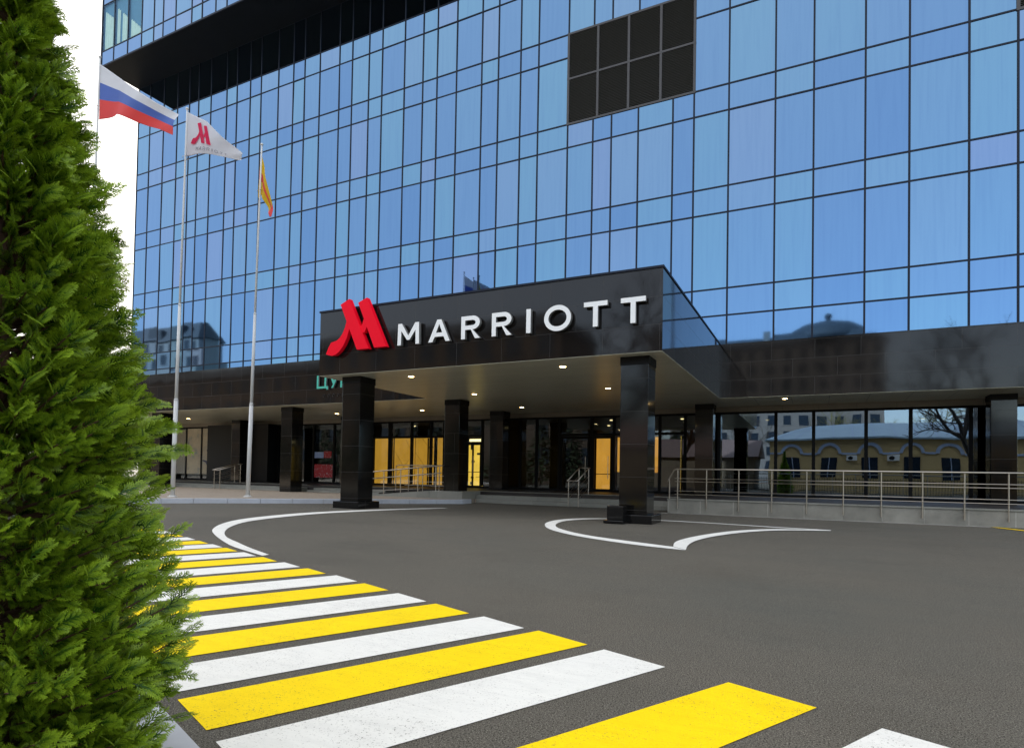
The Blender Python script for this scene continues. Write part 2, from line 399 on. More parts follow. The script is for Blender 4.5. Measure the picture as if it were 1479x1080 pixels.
pv.prism(inn+[(-60, -30), (-60, -2.1), (-4.10, -2.1)], -.04, .135)
struct(pv.build('pavement', 'pave', origin=(-15, -8, 0)))
# kerb and soil bed beside the crosswalk, where the thuja stands
KN = [(8.3, -21.84), (6.5, -21.19), (5.17, -20.71), (4.2, -20.355), (2.2, -19.56), (-.3, -18.7), (-4.2, -17.3), (-8, -16.5)]
kerb_line('kerb', [(x, y) for x, y in KN[::-1]][::-1], -.15, .04)
sb = MB(); sb.prism([(x-.05, y-.14) for x, y in KN]+[(-8, -30), (8.3, -30)], -.05, .02)
struct(sb.build('soil_bed', 'soil', origin=(2, -24, 0)))

# ------------------------------------------------------------------ the hotel building
HX0, HX1 = -29.4, 36.0
ZC, ZT, ZL = 3.82, 5.645, 5.59                      # soffit, fascia top right/canopy, fascia top left
YR, YL, YF = -.187, -3.40, -8.887                   # right fascia, left fascia, canopy front
CX0, CX1 = -5.83, 4.10
YG = 2.5                                             # storefront glass
hotel = thing('hotel_building', (0, 6, 0), 'glass hotel tower with blue mirror windows above a black granite entrance canopy', 'building')
col_x = [-29.35, -28.24, -26.97, -25.74, -24.7, -23.92, -22.89, -21.62, -20.82, -19.8, -18.99, -17.74, -16.69, -15.92, -14.91, -13.65, -12.85, -11.83, -11.05,
         -9.77, -8.75, -7.99, -6.98, -5.72, -4.92, -3.88, -3.07, -1.77, -.72, .02, 1.06, 2.34, 3.09, 4.28, 5.78, 6.95, 8.43, 9.62, 11.13, 12.29, 13.8, 14.97, 16.45, 17.6, 19.1, 20.3, 21.8]
row_z = [5.30, 6.73, 7.68, 10.35, 11.28, 13.95, 14.88, 17.55, 18.48, 20.68, 21.63, 23.72]
up_z = [23.72, 24.57, 27.23, 28.17, 30.8, 31.75, 34.4]
D2 = 2.175
VENTS = [(-1.77, 3.09, 14.88, 18.48), (12.29, 16.45, 14.88, 18.48)]
# body behind the glass
b = MB()
b.box(HX0+.02, HX1, .12, 20, 5.2, 46); b.box(HX0+.02, HX1, -D2+.12, .11, 23.80, 46)
b.build('tower_core', 'black', hotel, origin=(0, 8, 0))
b = MB(); b.box(HX0, HX1, 12, 20.2, 0, 5.19); b.build('rear_wall', 'black', hotel)
# panes
MT['clear'] = shop_glass('lightly_tinted_glass', tint=(.90, .96, .98), base=.04, warp=.0, refl=(.25, .45, .66))
CURT = []; MT['curt'] = plain('curtain_cream', (.75, .80, .62), .9)
panes = []
def add_pane(x0, x1, y, z0, z1):
    tx, tz = random.gauss(0, .0022), random.gauss(0, .0022)
    g_ = .03
    xa, xb, za, zb = x0+g_, x1-g_, z0+g_, z1-g_
    w, h = (xb-xa)/2, (zb-za)/2
    def yy(sx, sz): return y+sx*w*tx+sz*h*tz
    vs_ = [(xa, yy(-1, -1), za), (xb, yy(1, -1), za), (xb, yy(1, 1), zb), (xa, yy(-1, 1), zb)]
    vs_ += [(p[0], p[1]+.03, p[2]) for p in vs_]
    fs = [(0, 1, 2, 3), (7, 6, 5, 4), (0, 4, 5, 1), (1, 5, 6, 2), (2, 6, 7, 3), (3, 7, 4, 0)]
    c = Vector(((xa+xb)/2, y, (za+zb)/2)); dist = (c-CAM).length; area = w*h*(-(c-CAM).y)/dist**3
    v = (c-CAM); zc = v.dot(_f); px = 739.5+FPX*v.dot(_r2)/zc; py = PY-FPX*v.dot(_u2)/zc
    vis = (-40 < px < 1520 and -30 < py < 560)
    if vis and 460 < px < 1042 and py > 452-(px-460)*.131+8: vis = False
    panes.append((area if vis else 0, vs_, fs))
for i in range(len(col_x)-1):
    for j in range(len(row_z)-1):
        x0, x1, z0, z1 = col_x[i], col_x[i+1], row_z[j], row_z[j+1]
        if any(a-.01 <= x0 and x1 <= b_+.01 and c-.01 <= z0 and z1 <= d+.01 for a, b_, c, d in VENTS): continue
        add_pane(x0, x1, 0, z0, z1)
    for j in range(len(up_z)-1):
        if i < 3 and j == 1: CURT.append((col_x[i], col_x[i+1], up_z[j], up_z[j+1])); continue
        add_pane(col_x[i], col_x[i+1], -D2, up_z[j], up_z[j+1])
for k, (x0, x1, z0, z1) in enumerate(CURT):
    MB().box(x0+.03, x1-.03, -D2, -D2+.02, z0+.03, z1-.03).build('window_pane', 'clear', hotel)
    w_ = x1-x0
    MB().box(x0+.03, x1-.03, -D2+.10, -D2+.118, z0+.02, z1).build('room_back', plain('room_blue', (.10, .22, .30), .8), hotel)
    h0, h1 = ((.86, .62), (.80, .50), (.42, .12))[k]
    cu_ = MB(); n_ = 8
    for q in range(n_):
        a_, b_ = x0+w_*(.16+.74*q/n_), x0+w_*(.16+.74*(q+1)/n_); t_ = h0+(h1-h0)*(q+.5)/n_
        if k == 1 and q in (2, 3): continue
        cu_.box(a_, b_-.004, -D2+.05+.012*(q % 2), -D2+.07+.012*(q % 2), z0+.04, z0+(z1-z0)*t_)
    cu_.build('curtain', 'curt', hotel)
panes.sort(key=lambda p: -p[0])
def pane_attr(o, vals):
    at = o.data.attributes.new('pane', 'FLOAT_VECTOR', 'POINT')
    at.data.foreach_set('vector', [c for v in vals for c in v])
def prand(): 
    r = random.random(); return (r, random.random(), 0)
for a, vs_, fs in panes[:100]:
    o = MB().add(vs_, fs).build('window_pane', 'glass', hotel, recalc=False); pane_attr(o, [prand()]*8)
rest = MB(); vals = []
for a, vs_, fs in panes[100:]: rest.add(vs_, fs); vals += [prand()]*8
o = rest.build('window_pane', 'glass', hotel, recalc=False); pane_attr(o, vals); o['kind'] = 'stuff'
# glass on the left flank of both volumes
sd_ = MB(); vals = []
for (ys, zs, xx) in (([0.05, 2.5, 5, 7.5, 10, 12.5, 15, 17.5, 20], row_z, HX0), ([-D2+.05, 0.05, 2.5, 5, 7.5, 10, 12.5, 15, 17.5, 20], up_z, HX0)):
    for y0, y1 in zip(ys, ys[1:]):
        for z0, z1 in zip(zs, zs[1:]):
            sd_.box(xx-.03, xx, y0+.03, y1-.03, z0+.03, z1-.03); vals += [prand()]*8
o = sd_.build('side_glazing', 'glass', hotel); pane_attr(o, vals)
# mullion grid (runs proud of the glass)
mg = MB()
def grid(y, xs, zs, skip=()):
    for x in xs:
        segs = [(zs[0], zs[-1])]
        for a, b_, c, d in skip:
            if a+.01 < x < b_-.01: segs = [(zs[0], c), (d, zs[-1])]
        for s0, s1 in segs: mg.box(x-.029, x+.029, y-.022, y+.10, s0, s1)
    for z in zs[1:]:
        segs = [(xs[0], xs[-1])]
        for a, b_, c, d in skip:
            if c+.01 < z < d-.01:
                segs = [s_ for q in segs for s_ in (((q[0], a), (b_, q[1])) if q[0] < a and b_ < q[1] else (q,))]
        for s0, s1 in segs: mg.box(s0, s1, y-.018, y+.096, z-.027, z+.027)
grid(0, col_x, row_z, VENTS)
mg.build('mullion_grid', 'mull', hotel, origin=(0, 0, 5.3))
mg = MB(); grid(-D2, col_x, up_z); mg.box(HX0-.03, HX0+.03, -D2-.03, -D2+.03, 23.7, 34.4)
mg.build('upper_mullion_grid', 'mull', hotel, origin=(0, -D2, 23.7))
s = MB(); s.box(HX0-.02, HX1, -D2-.05, -D2+.0, 23.66, 23.745, 1); s.box(HX0-.02, HX1, -D2, .1, 23.70, 23.74)
s.build('overhang_soffit', ['dsoff', 'mull'], hotel)
# louvred vents
for a, b_, c, d in VENTS:
    xs = [a+(b_-a)*k/4 for k in range(5)]; zs = [c, (c+d)/2, d]
    for x0, x1 in zip(xs, xs[1:]):
        for z0, z1 in zip(zs, zs[1:]):
            lv = MB(); lv.box(x0+.04, x1-.04, .05, .09, z0+.04, z1-.04)
            z = z0+.05
            while z < z1-.07:
                lv.add([(x0+.04, -.01, z), (x1-.04, -.01, z), (x1-.04, .045, z+.05), (x0+.04, .045, z+.05),
                        (x0+.04, -.006, z-.008), (x1-.04, -.006, z-.008), (x1-.04, .049, z+.042), (x0+.04, .049, z+.042)],
                       [(0, 1, 2, 3), (7, 6, 5, 4), (0, 4, 5, 1), (2, 6, 7, 3), (1, 5, 6, 2), (3, 7, 4, 0)]); z += .06
            lv.build('louvre_panel', 'louvre', hotel)
    fr = MB()
    for x in xs: fr.box(x-.045, x+.045, -.03, .08, c, d)
    for z in zs: fr.box(xs[0]-.05, xs[-1]+.05, -.033, .077, z-.04, z+.04)
    fr.build('louvre_frame', plain('louvre_frame', (.05, .048, .050), .5), hotel)

MT['dsoff'].node_tree.nodes['Principled BSDF'].inputs['Specular IOR Level'].default_value = .12
# podium: stone fascias
f = MB(); f.box(CX1+.002, HX1, YR, .09, ZC, ZT); f.box(CX1+.03, HX1, YR-.012, YR+.08, ZT, ZT+.03)
f.build('stone_fascia', 'gran', hotel)
f = MB(); f.box(HX0-2.5, CX0-.002, YL, .05, ZC, ZL); f.box(HX0-2.5, CX0-.03, YL-.012, YL+.1, ZL, ZL+.03)
f.build('stone_fascia', 'gran', hotel)
# canopy
f = MB(); f.box(CX0, CX1, YF, YF+.25, ZC, ZT); f.box(CX0, CX0+.25, YF+.252, .04, ZC, ZT); f.box(CX1-.25, CX1, YF+.252, .06, ZC, ZT)
f.box(CX0+.252, CX1-.252, YF+.252, .03, ZT-.2, ZT-.1)
cap = f.build('entrance_canopy', 'gran', hotel)
f = MB(); f.box(CX0-.02, CX1+.02, YF-.03, YF+.27, ZT, ZT+.05); f.box(CX0-.02, CX0+.27, YF+.272, -.02, ZT, ZT+.05); f.box(CX1-.27, CX1+.02, YF+.272, -.02, ZT, ZT+.05)
f.build('coping', 'mull', cap)
# soffits
MT['soff'] = tiles('soffit_panels', 3.0, .30, (.60, .58, .45), (.65, .63, .49), (.38, .37, .28), .32, ms=.0025, var=.12)
MT['soff2'] = tiles('soffit_panels_wide', 1.15, 6, (.66, .62, .44), (.71, .67, .48), (.12, .11, .08), .35, ms=.006, var=.12)
f = MB(); f.box(CX0+.01, CX1-.01, YF+.01, YG+.04, ZC-.012, ZC-.001); f.box(CX0+.01, CX1-.01, YF+.3, YG+.04, ZC-.001, ZC+.05); f.build('canopy_soffit', 'soff', hotel)
f = MB(); f.box(CX1-.01, HX1, YR+.01, YG+.04, ZC-.012, ZC-.003); f.build('soffit', 'soff2', hotel)
f = MB(); f.box(HX0-2.5, CX0+.01, YL+.01, YG+.04, ZC-.012, ZC-.003); f.build('soffit', 'soff', hotel)
f = MB(); f.box(HX0-2.5, HX1, YG-.06, YG+.1, 3.60, ZC-.013); f.build('bulkhead', tiles('bulkhead_panel', 1.2, 3, (.20, .175, .135), (.23, .20, .155), (.02, .02, .02), .5, wall=True), hotel)

# columns
def column(cx, cyy, z0, w=.65, base=None):
    m_ = MB(); h = w/2
    m_.box(cx-h, cx+h, cyy-h, cyy+h, z0, ZC-.20)
    c_ = m_.build('column', 'gran_col', hotel, bevel=.008)
    MB().box(cx-h-.012, cx+h+.012, cyy-h-.012, cyy+h+.012, ZC-.20, ZC-.013).build('column_capital', 'black', c_)
    if base:
        h2 = base/2; MB().box(cx-h2, cx+h2, cyy-h2, cyy+h2, 0, .20).build('plinth', 'gran_base', c_, bevel=.01)
    return c_
column(3.39, -8.19, .2, base=.94); column(-4.94, -8.19, .2, base=.94)
column(-5.05, -2.55, .40); column(-13.45, -2.60, .0); column(-22.35, -2.6, .0); column(-30.1, -2.6, 0)
for x in (-30.1, -21.8, -13.9, -5.4, 3.35, 12.25, 20.6): column(x, 1.62, .40)
# storefront
MX = [-31.8, -30.6, -29.4, -27.6, -26.2, -24.86, -19.8, -18.3, -17.17, -15.72, -14.4, -13.14, -12.06, -10.75, -9.62, -8.85, -7.78, -6.76, -4.82, -4.0, -2.93, -1.45, -.47, .45, 1.44, 2.44,
      3.72, 5.74, 7.0, 8.65, 9.97, 11.64, 13.2, 14.6, 16.2, 17.8, 19.4, 21.0, 23, 25, 27]
fr = MB()
for x in MX:
    w = .055 if x not in (-12.06,) else .10
    fr.box(x-w, x+w, YG-.05, YG+.09, .50, 3.60)
fr.box(MX[0], MX[-1], YG-.045, YG+.085, .40, .495); fr.box(MX[0], MX[-1], YG-.045, YG+.085, 3.52, 3.598)
xs_t = [(-13.085, -8.9), (-7.72, -6.82), (-2.87, -1.51), (-1.39, -.53), (-.41, 2.38)]
for a, b_ in xs_t: fr.box(a, b_, YG-.042, YG+.082, 2.76, 2.86)
fr.build('storefront_frame', 'frame', hotel)
for x0, x1 in zip(MX, MX[1:]):
    if x0 == -24.86:
        MB().box(x0+.06, x1-.06, YG-.7, YG+.05, .40, 3.598).build('black_wall_panel', 'black', hotel); continue
    MB().box(x0+.056, x1-.056, YG, YG+.012, .496, 3.519).build('shop_window', 'shop2' if x0 > 3 else 'shop', hotel)
# storefront interior
it = MB(); it.box(-32, 30, 9, 9.2, .4, 3.8); it.box(-32, 30, YG+.1, 9, 3.61, 3.70); it.box(-32, 30, YG+.1, 9, .30, .42)
it.box(-32.2, -32, YG+.1, 9, .3, 3.7); it.box(30, 30.2, YG+.1, 9, .3, 3.7); it.box(-19.8, -19.6, YG+.1, 9, .42, 3.6); it.box(3.0, 3.2, YG+.1, 9, .42, 3.6)
it.box(-14.6, -14.4, YG+.1, 9, .42, 3.6)
it.build('interior_shell', 'dark', hotel)
def panel(name, mat, x0, x1, z0, z1, y=YG+.28, t=.03): return MB().box(x0, x1, y, y+t, z0, z1).build(name, mat, hotel)
panel('lit_panel', 'lit1', -13.3, -12.1, .45, 2.78); panel('lit_panel', 'lit1', -12.0, -10.77, .45, 2.78); panel('lit_panel', 'lit1', -10.72, -9.64, .45, 2.78); panel('lit_panel', 'lit1', -9.42, -8.9, .45, 2.78)
ln = MB()      # thin lines and rails on the amber glass
for x0, x1, z0, z1 in ((-11.95, -11.3, 2.1, 1.2), (-11.3, -10.8, 2.7, 1.9), (-10.7, -9.9, 2.05, 1.1), (-10.3, -9.65, 2.75, 2.0), (-11.8, -11.1, .9, 1.7)):
    ln.tube([(x0, YG+.27, z0), (x1, YG+.27, z1)], .007, 4)
ln.box(-9.95, -9.91, YG+.2, YG+.27, .46, 2.76); ln.box(-9.9, -9.64, YG+.2, YG+.27, 2.3, 2.34); ln.build('panel_line', 'frame', hotel)
def lamp_row(pts):
    for x, y in pts: MB().lathe([(.001, 0), (.07, .01), (.07, .03), (.001, .03)], (x, y, 3.56), 12).build('ceiling_lamp', 'lit0', hotel)
lamp_row([(-12.4, 5), (-10.2, 6), (-1.2, 4.4), (-.2, 6.5), (1.9, 4.6), (2.4, 7), (-7.3, 5.4), (-2.2, 7.2), (5.2, 6), (8.8, 5), (10.9, 7)])
dk = MB(); dk.box(-2.9, -1.6, 6.6, 7.2, .42, 1.5); dk.box(-3.0, -1.5, 6.5, 7.3, 1.5, 1.55); dk.build('reception_desk', 'redbrown', hotel)
wd = MB(); wd.box(-3.4, 2.6, 8.9, 8.96, .45, 3.5); wd.build('wood_wall', 'gold', hotel)
def door(x0, x1, z1, lit, two=False, plate=None):
    d = MB(); d.box(x0, x1, YG-.03, YG+.06, .42, .52); d.box(x0, x1, YG-.03, YG+.06, z1-.10, z1)
    for x in ([x0, (x0+x1)/2-.02, x1-.05] if two else [x0, x1-.07]): d.box(x, x+(.05 if two else .07), YG-.034, YG+.064, .42, z1)
    dd = d.build('door', 'frame', hotel)
    h = MB()
    hx = (x0+x1)/2+.08 if two else x1-.14
    h.tube([(hx, YG-.09, .95), (hx, YG-.09, 1.9)], .014); h.tube([(hx, YG-.09, 1.05), (hx, YG-.02, 1.05)], .01, 6); h.tube([(hx, YG-.09, 1.8), (hx, YG-.02, 1.8)], .01, 6)
    h.build('door_handle', 'steel', dd)
    MB().box(x0+.06, x1-.06, YG+.30, YG+.33, .45, z1-.05).build('lit_panel', lit, hotel)
    MB().box(x0+.05, x1-.05, YG-.037, YG-.031, 1.13, 1.16).build('push_bar', 'frame', dd)
    return dd
door(-7.72, -6.82, 2.50, 'lit2', True); panel('lit_transom', 'lit0', -7.62, -6.92, 2.58, 2.70)
door(-1.39, -.55, 2.74, 'lit3'); panel('lit_panel', 'lit3', -.40, -.12, 1.25, 2.70); panel('wood_panel', 'redbrown', -.40, .40, .45, 1.24)
door(-2.85, -1.55, 2.74, 'dark')
panel('lit_panel', 'lit3', 1.18, 1.38, 1.24, 2.70); panel('wall_paper_panel', 'gold', 1.50, 2.38, 1.50, 2.76); panel('wood_panel', 'redbrown', .55, 2.38, .45, 1.49)
lp = MB(); lp.tube([(2.30, YG-.10, .48), (2.30, YG-.10, 2.70)], .018); lp.build('tall_door_pull', plain('brass', (.75, .5, .12), .25, 1), hotel)

# window graphics
def diamonds():
    t = NT('diamond_pattern'); v = wallvec(t); sp = t.new('SeparateXYZ'); t.link(v, sp.inputs[0])
    a = t.math('PINGPONG', t.math('ADD', sp.outputs[0], .32), .55); b_ = t.math('PINGPONG', sp.outputs[1], .55)
    r = t.math('FRACT', t.math('MULTIPLY', t.math('ADD', a, b_), 5.2)); k = t.math('GREATER_THAN', r, .5)
    t.base(t.mix(k, (.02, .02, .02), (.62, .57, .46))); return t.m
panel('patterned_panel', diamonds(), -28.8, -27.66, .75, 3.45, YG-.02, .015)
def mural():
    t = NT('mural_print'); v = wallvec(t); n = t.noise(.9, 5, .65); n2 = t.noise(3, 5, .7)
    c = t.ramp(n, [(.35, (.16, .24, .28)), (.5, (.50, .43, .30)), (.65, (.60, .52, .36))])
    c = t.mix(t.ramp(n2, [(.33, (1,)*3), (.37, (0,)*3)]), c, (.05, .05, .10)); t.base(c); t.set(Roughness=.3); return t.m
MT['mural'] = mural()
panel('mural_panel', 'mural', -27.54, -26.26, .75, 3.5, YG-.02, .015); panel('mural_panel', 'mural', -26.14, -24.93, .75, 3.5, YG-.02, .015)
fig = MB()   # dark figure printed across the mural
fig.prism([(-25.75, 2.2), (-25.6, 2.25), (-25.35, 1.8), (-25.2, 1.45), (-25.15, 1.1), (-25.35, .9), (-25.5, 1.3), (-25.5, 1.75)], YG-.026, YG-.0215, 'y')
fig.prism([(-26.1, 1.55), (-25.8, 1.45), (-25.6, 1.1), (-25.5, 1.15), (-25.7, 1.55), (-26.1, 1.62)], YG-.026, YG-.0215, 'y')
fig.prism([(-25.2, 2.1), (-24.95, 2.15), (-24.95, 2.08), (-25.15, 2.02), (-25.4, 1.75), (-25.42, 1.82)], YG-.026, YG-.0215, 'y')
fig.build('mural_figure', plain('mural_ink', (.03, .035, .10), .4), hotel)
def posters():
    t = NT('poster_red'); n = t.noise(1, 3, .6, sc=(14, 14, 9))
    t.base(t.mix(t.ramp(n, [(.58, (0,)*3), (.62, (1,)*3)]), (.42, .012, .02), (.45, .35, .36))); return t.m
MT['post'] = posters(); MT['postb'] = plain('poster_blue', (.30, .42, .70), .4, 0, .3, 20)
panel('poster', 'post', -17.08, -15.80, .72, 1.42, YG-.02, .015); panel('poster', 'postb', -17.08, -16.45, 1.76, 2.08, YG-.02, .015); panel('poster', 'post', -16.43, -15.9, 1.76, 2.12, YG-.02, .015)
dc = MB()   # lettering stickers on the bright door, unreadable at this size
for x, z, w, h in ((-7.55, 2.2, .12, .22), (-7.5, 1.6, .18, .08), (-7.52, .85, .16, .08), (-7.25, .9, .2, .02), (-7.55, .55, .14, .14), (-7.2, 1.95, .16, .10)): dc.box(x, x+w, YG+.285, YG+.29, z, z+h)
dc.build('door_sticker', plain('sticker', (.05, .09, .04), .5), hotel)

# ------------------------------------------------------------------ platform, steps, ramp wall
p = MB(); p.box(-32, 40, -1.15, YG+.1, .0, .400); p.box(-4.32, 3.10, -1.92, -1.151, 0, .400); p.box(3.10+.003, 40, -3.42, -1.151, 0, .400)
tag(struct(p.build('platform', 'plat')), None)
st = thing('entrance_steps', (-.6, -2.2, 0), 'wide low flight of grey stone steps under the canopy leading to the doors', 'steps')
for k, (y0, z) in enumerate([(-2.28, .278), (-2.62, .139)]):
    MB().box(-4.32, 3.10, y0, -1.922 if k == 0 else -2.282, 0 if k else .001, z).build('step', 'step', st, bevel=.01)
MB().box(-4.32, 3.10, -1.94, -1.60, .401, .415).build('step', 'step', st)
st = thing('side_steps', (-18, -2, .13), 'long low flight of pale stone steps behind the flagpoles in front of the shops', 'steps')
for a, b_ in ((-31.9, -13.9), (-13.0, -9.0)):
    MB().box(a, b_, -1.70, -1.152, .1, .312).build('step', 'step', st, bevel=.01)
    MB().box(a, b_, -2.10, -1.702, .1, .222).build('step', 'step', st, bevel=.01)
    MB().box(a, b_, -1.2, -.85, .401, .415).build('step', 'step', st)
pb = MB(); pb.box(-5.75, -4.33, -3.25, -1.153, .05, .405)
tag(pb.build('plinth_block', 'step', bevel=.01), 'low concrete block under the black column between ramp and entrance steps', 'block')
rw = thing('ramp_wall', (15, -3.5, 0), 'low grey stone slab wall under the long stainless railing', 'wall')
MB().box(3.10, 40, -3.60, -3.42, 0, .385).build('wall_body', 'wall', rw)
MB().box(3.09, 40, -3.63, -3.30, .386, .425).build('coping', 'step', rw, bevel=.006)
MB().box(3.09, 3.25, -3.41, -2.0, 0, .384).build('wall_end', 'wall', rw)
rp = MB(); rp.prism([(-8.9, .13), (-8.9, .14), (-5.76, .405), (-5.76, .13)], -3.25, -1.75, 'y')
tag(rp.build('wheelchair_ramp', 'step'), 'short sloping stone ramp rising to the platform left of the middle column', 'ramp')

# railings
rl = thing('ramp_railing', (3.3, -3.66, 0), 'long stainless railing with four bars running along the ramp wall', 'railing')
px_ = [3.41, 4.24, 5.13, 6.0, 6.88, 7.76, 8.63, 9.53, 10.4, 11.27, 12.15, 13.0, 13.9, 14.8, 15.7]
for x in px_:
    q = MB(); q.tube([(x, -3.66, .13), (x, -3.66, 1.29)], .017, 10); q.tube([(x, -3.66, .20), (x, -3.61, .20)], .016, 8); q.tube([(x, -3.66, .34), (x, -3.63, .34)], .014, 8)
    q.build('post', 'steel', rl, smooth=False)
MB().tube([(3.12, -3.66, .93), (3.16, -3.66, 1.0), (3.30, -3.66, 1.27), (3.38, -3.66, 1.31), (16, -3.66, 1.31)], .021, 10).build('top_rail', 'steel', rl, smooth=True)
MB().tube([(3.17, -3.66, .43), (3.17, -3.66, .98)], .019, 10).build('post', 'steel', rl)
for z in (1.03, .94, .66, .56):
    MB().tube([(3.33, -3.70, z), (16, -3.70, z)], .0095, 8).build('bar', 'steel', rl, smooth=True)
def stair_rail(x, ya, yb, za, zb, label, w=.36, H=.92, group=None):
    t_ = thing('stair_handrail', (x, ya, za), label, 'handrail', group)
    for dx in (0, w):
        MB().tube([(x+dx, ya, za), (x+dx, ya, za+H-.03)], .018, 8).build('post', 'steel', t_)
        MB().tube([(x+dx, yb, zb), (x+dx, yb, zb+H-.03)], .018, 8).build('post', 'steel', t_)
        for k in (.25, .45, .65): MB().tube([(x+dx, ya-.06, za+k), (x+dx, yb+.06, zb+k)], .009, 6).build('bar', 'steel', t_)
    MB().tube([(x, ya-.12, za+H-.04), (x, yb, zb+H), (x, yb+.1, zb+H)], .021, 10).build('rail', 'steel', t_, smooth=True)
    MB().tube([(x+w, ya-.12, za+H-.04), (x+w, yb, zb+H), (x+w, yb+.1, zb+H)], .021, 10).build('rail', 'steel', t_, smooth=True)
    MB().tube([(x, ya-.12, za+H-.04), (x+w, ya-.12, za+H-.04)], .021, 10).build('end_rail', 'steel', t_, smooth=True)
    MB().tube([(x, yb+.1, zb+H), (x+w, yb+.1, zb+H)], .021, 10).build('end_rail', 'steel', t_, smooth=True)
    return t_
stair_rail(-.42, -2.75, -1.75, 0, .415, 'steel double handrail climbing the entrance steps beside the lit orange door')
stair_rail(-18.85, -2.25, -1.1, .135, .415, 'steel double handrail on the shop steps between the flagpoles', w=.4)
rr = thing('ramp_handrail', (-8.6, -3.2, .13), 'steel two-rail handrail sloping up the short ramp behind the left canopy column', 'handrail')
def sl(x): return .14+max(0, (x+8.9))*.084
for x in (-8.7, -7.9, -7.1, -6.3, -5.5):
    MB().tube([(x, -3.2, .14), (x, -3.2, sl(x)+.90)], .018, 8).build('post', 'steel', rr)
MB().tube([(-9.6, -3.2, .95), (-8.9, -3.2, 1.03), (-5.25, -3.2, 1.345)], .022, 8).build('rail', 'steel', rr, smooth=True)
MB().tube([(-8.75, -3.2, .78), (-5.25, -3.2, 1.07)], .018, 8).build('rail', 'steel', rr, smooth=True)
MB().tube([(-8.9, -3.2, .30), (-6.2, -3.2, .47)], .012, 8).build('bar', 'steel', rr, smooth=True)
rr = thing('ramp_handrail', (-8.5, -1.7, .4), 'lower steel handrail with level top on the far side of the short ramp', 'handrail')
for x in (-8.55, -7.9, -7.2, -6.4, -5.9): MB().tube([(x, -1.6, .30), (x, -1.6, 1.33)], .018, 8).build('post', 'steel', rr)
MB().tube([(-8.56, -1.6, 1.2), (-8.52, -1.6, 1.33), (-8.44, -1.6, 1.36), (-5.5, -1.6, 1.36)], .020, 8).build('rail', 'steel', rr, smooth=True)
for z in (.55, .7, .95): MB().tube([(-8.1, -1.6, z), (-5.9, -1.6, z)], .009, 6).build('bar', 'steel', rr)
ub = MB(); ub.box(2.93, 3.30, -8.99, -8.67, .08, .40); ub.box(2.86, 3.32, -9.03, -8.66, .012, .079)
tag(ub.build('granite_box', 'gran_base', bevel=.012), 'small black granite box on the asphalt against the right canopy column', 'box')

# downlights
DL = [(1.36, -7.86, 'bright downlight in the canopy soffit nearest its front edge, left of the right column'), (-3.29, -7.9, 'downlight in the canopy soffit above the left column and red emblem'),
      (1.26, -3.8, 'downlight in the canopy soffit just left of the right column shaft'), (-3.48, -3.95, 'downlight in the middle of the canopy soffit right of the middle column'),
      (1.26, .24, 'downlight in the canopy soffit over the entrance steps right of centre'), (-3.68, .24, 'rear downlight in the soffit above the dark middle doors'),
      (-8.44, .04, 'downlight in the soffit over the amber lit windows'), (6.13, .54, 'single downlight in the right soffit above the long railing'),
      (-23.82, -.15, 'lone downlight in the far left soffit beside the tall flagpole'), (-13.4, .1, 'downlight in the left soffit behind the far left column')]
for x, y, lb in DL:
    t_ = thing('downlight', (x, y, ZC-.03), lb, 'ceiling light', 'downlights recessed in the soffit')
    r_ = MB(); r_.lathe([(.085, -.018), (.105, -.018), (.105, -.0125), (.085, -.0125)], (x, y, ZC), 20); r_.build('trim_ring', 'lwhite', t_)
    MB().lathe([(.001, -.020), (.08, -.020), (.08, -.0135), (.001, -.0135)], (x, y, ZC), 20).build('lamp', 'down', t_)

# ------------------------------------------------------------------ signs
def solid(name, loops_list, y, depth, mats, parent, res=None, surf=None, origin=None):
    """flat letter shapes (loops in x,z; inner loops are holes) extruded in y; surf maps (x,z)->(x,y,z) instead"""
    cu = bpy.data.curves.new(name, 'CURVE'); cu.dimensions = '2D'; cu.fill_mode = 'BOTH' if depth else 'FRONT'
    cu.extrude = depth/2
    for lp_ in loops_list:
        sp = cu.splines.new('POLY'); sp.points.add(len(lp_)-1); sp.use_cyclic_u = True
        for p_, q in zip(sp.points, lp_): p_.co = (q[0], q[1], 0, 1)
    ob = bpy.data.objects.new('tmp', cu); COL.objects.link(ob); bpy.context.view_layer.update()
    me = bpy.data.meshes.new_from_object(ob.evaluated_get(bpy.context.evaluated_depsgraph_get()))
    bpy.data.objects.remove(ob); bpy.data.curves.remove(cu)
    mb = MB(); vs_ = []
    for v in me.vertices:
        if surf: vs_.append(surf(v.co.x, v.co.y))
        else: vs_.append((v.co.x, y-v.co.z, v.co.y))
    mb.v = vs_
    for p_ in me.polygons: mb.f.append(tuple(p_.vertices)); mb.mi.append(0 if abs(p_.normal.z) > .7 else min(1, len(mats)-1))
    bpy.data.meshes.remove(me)
    return mb.build(name, mats, parent)
def arc(cx, cz, rx, rz, a0, a1, n=20):
    return [(cx+rx*math.cos(math.radians(a0+(a1-a0)*k/n)), cz+rz*math.sin(math.radians(a0+(a1-a0)*k/n))) for k in range(n+1)]
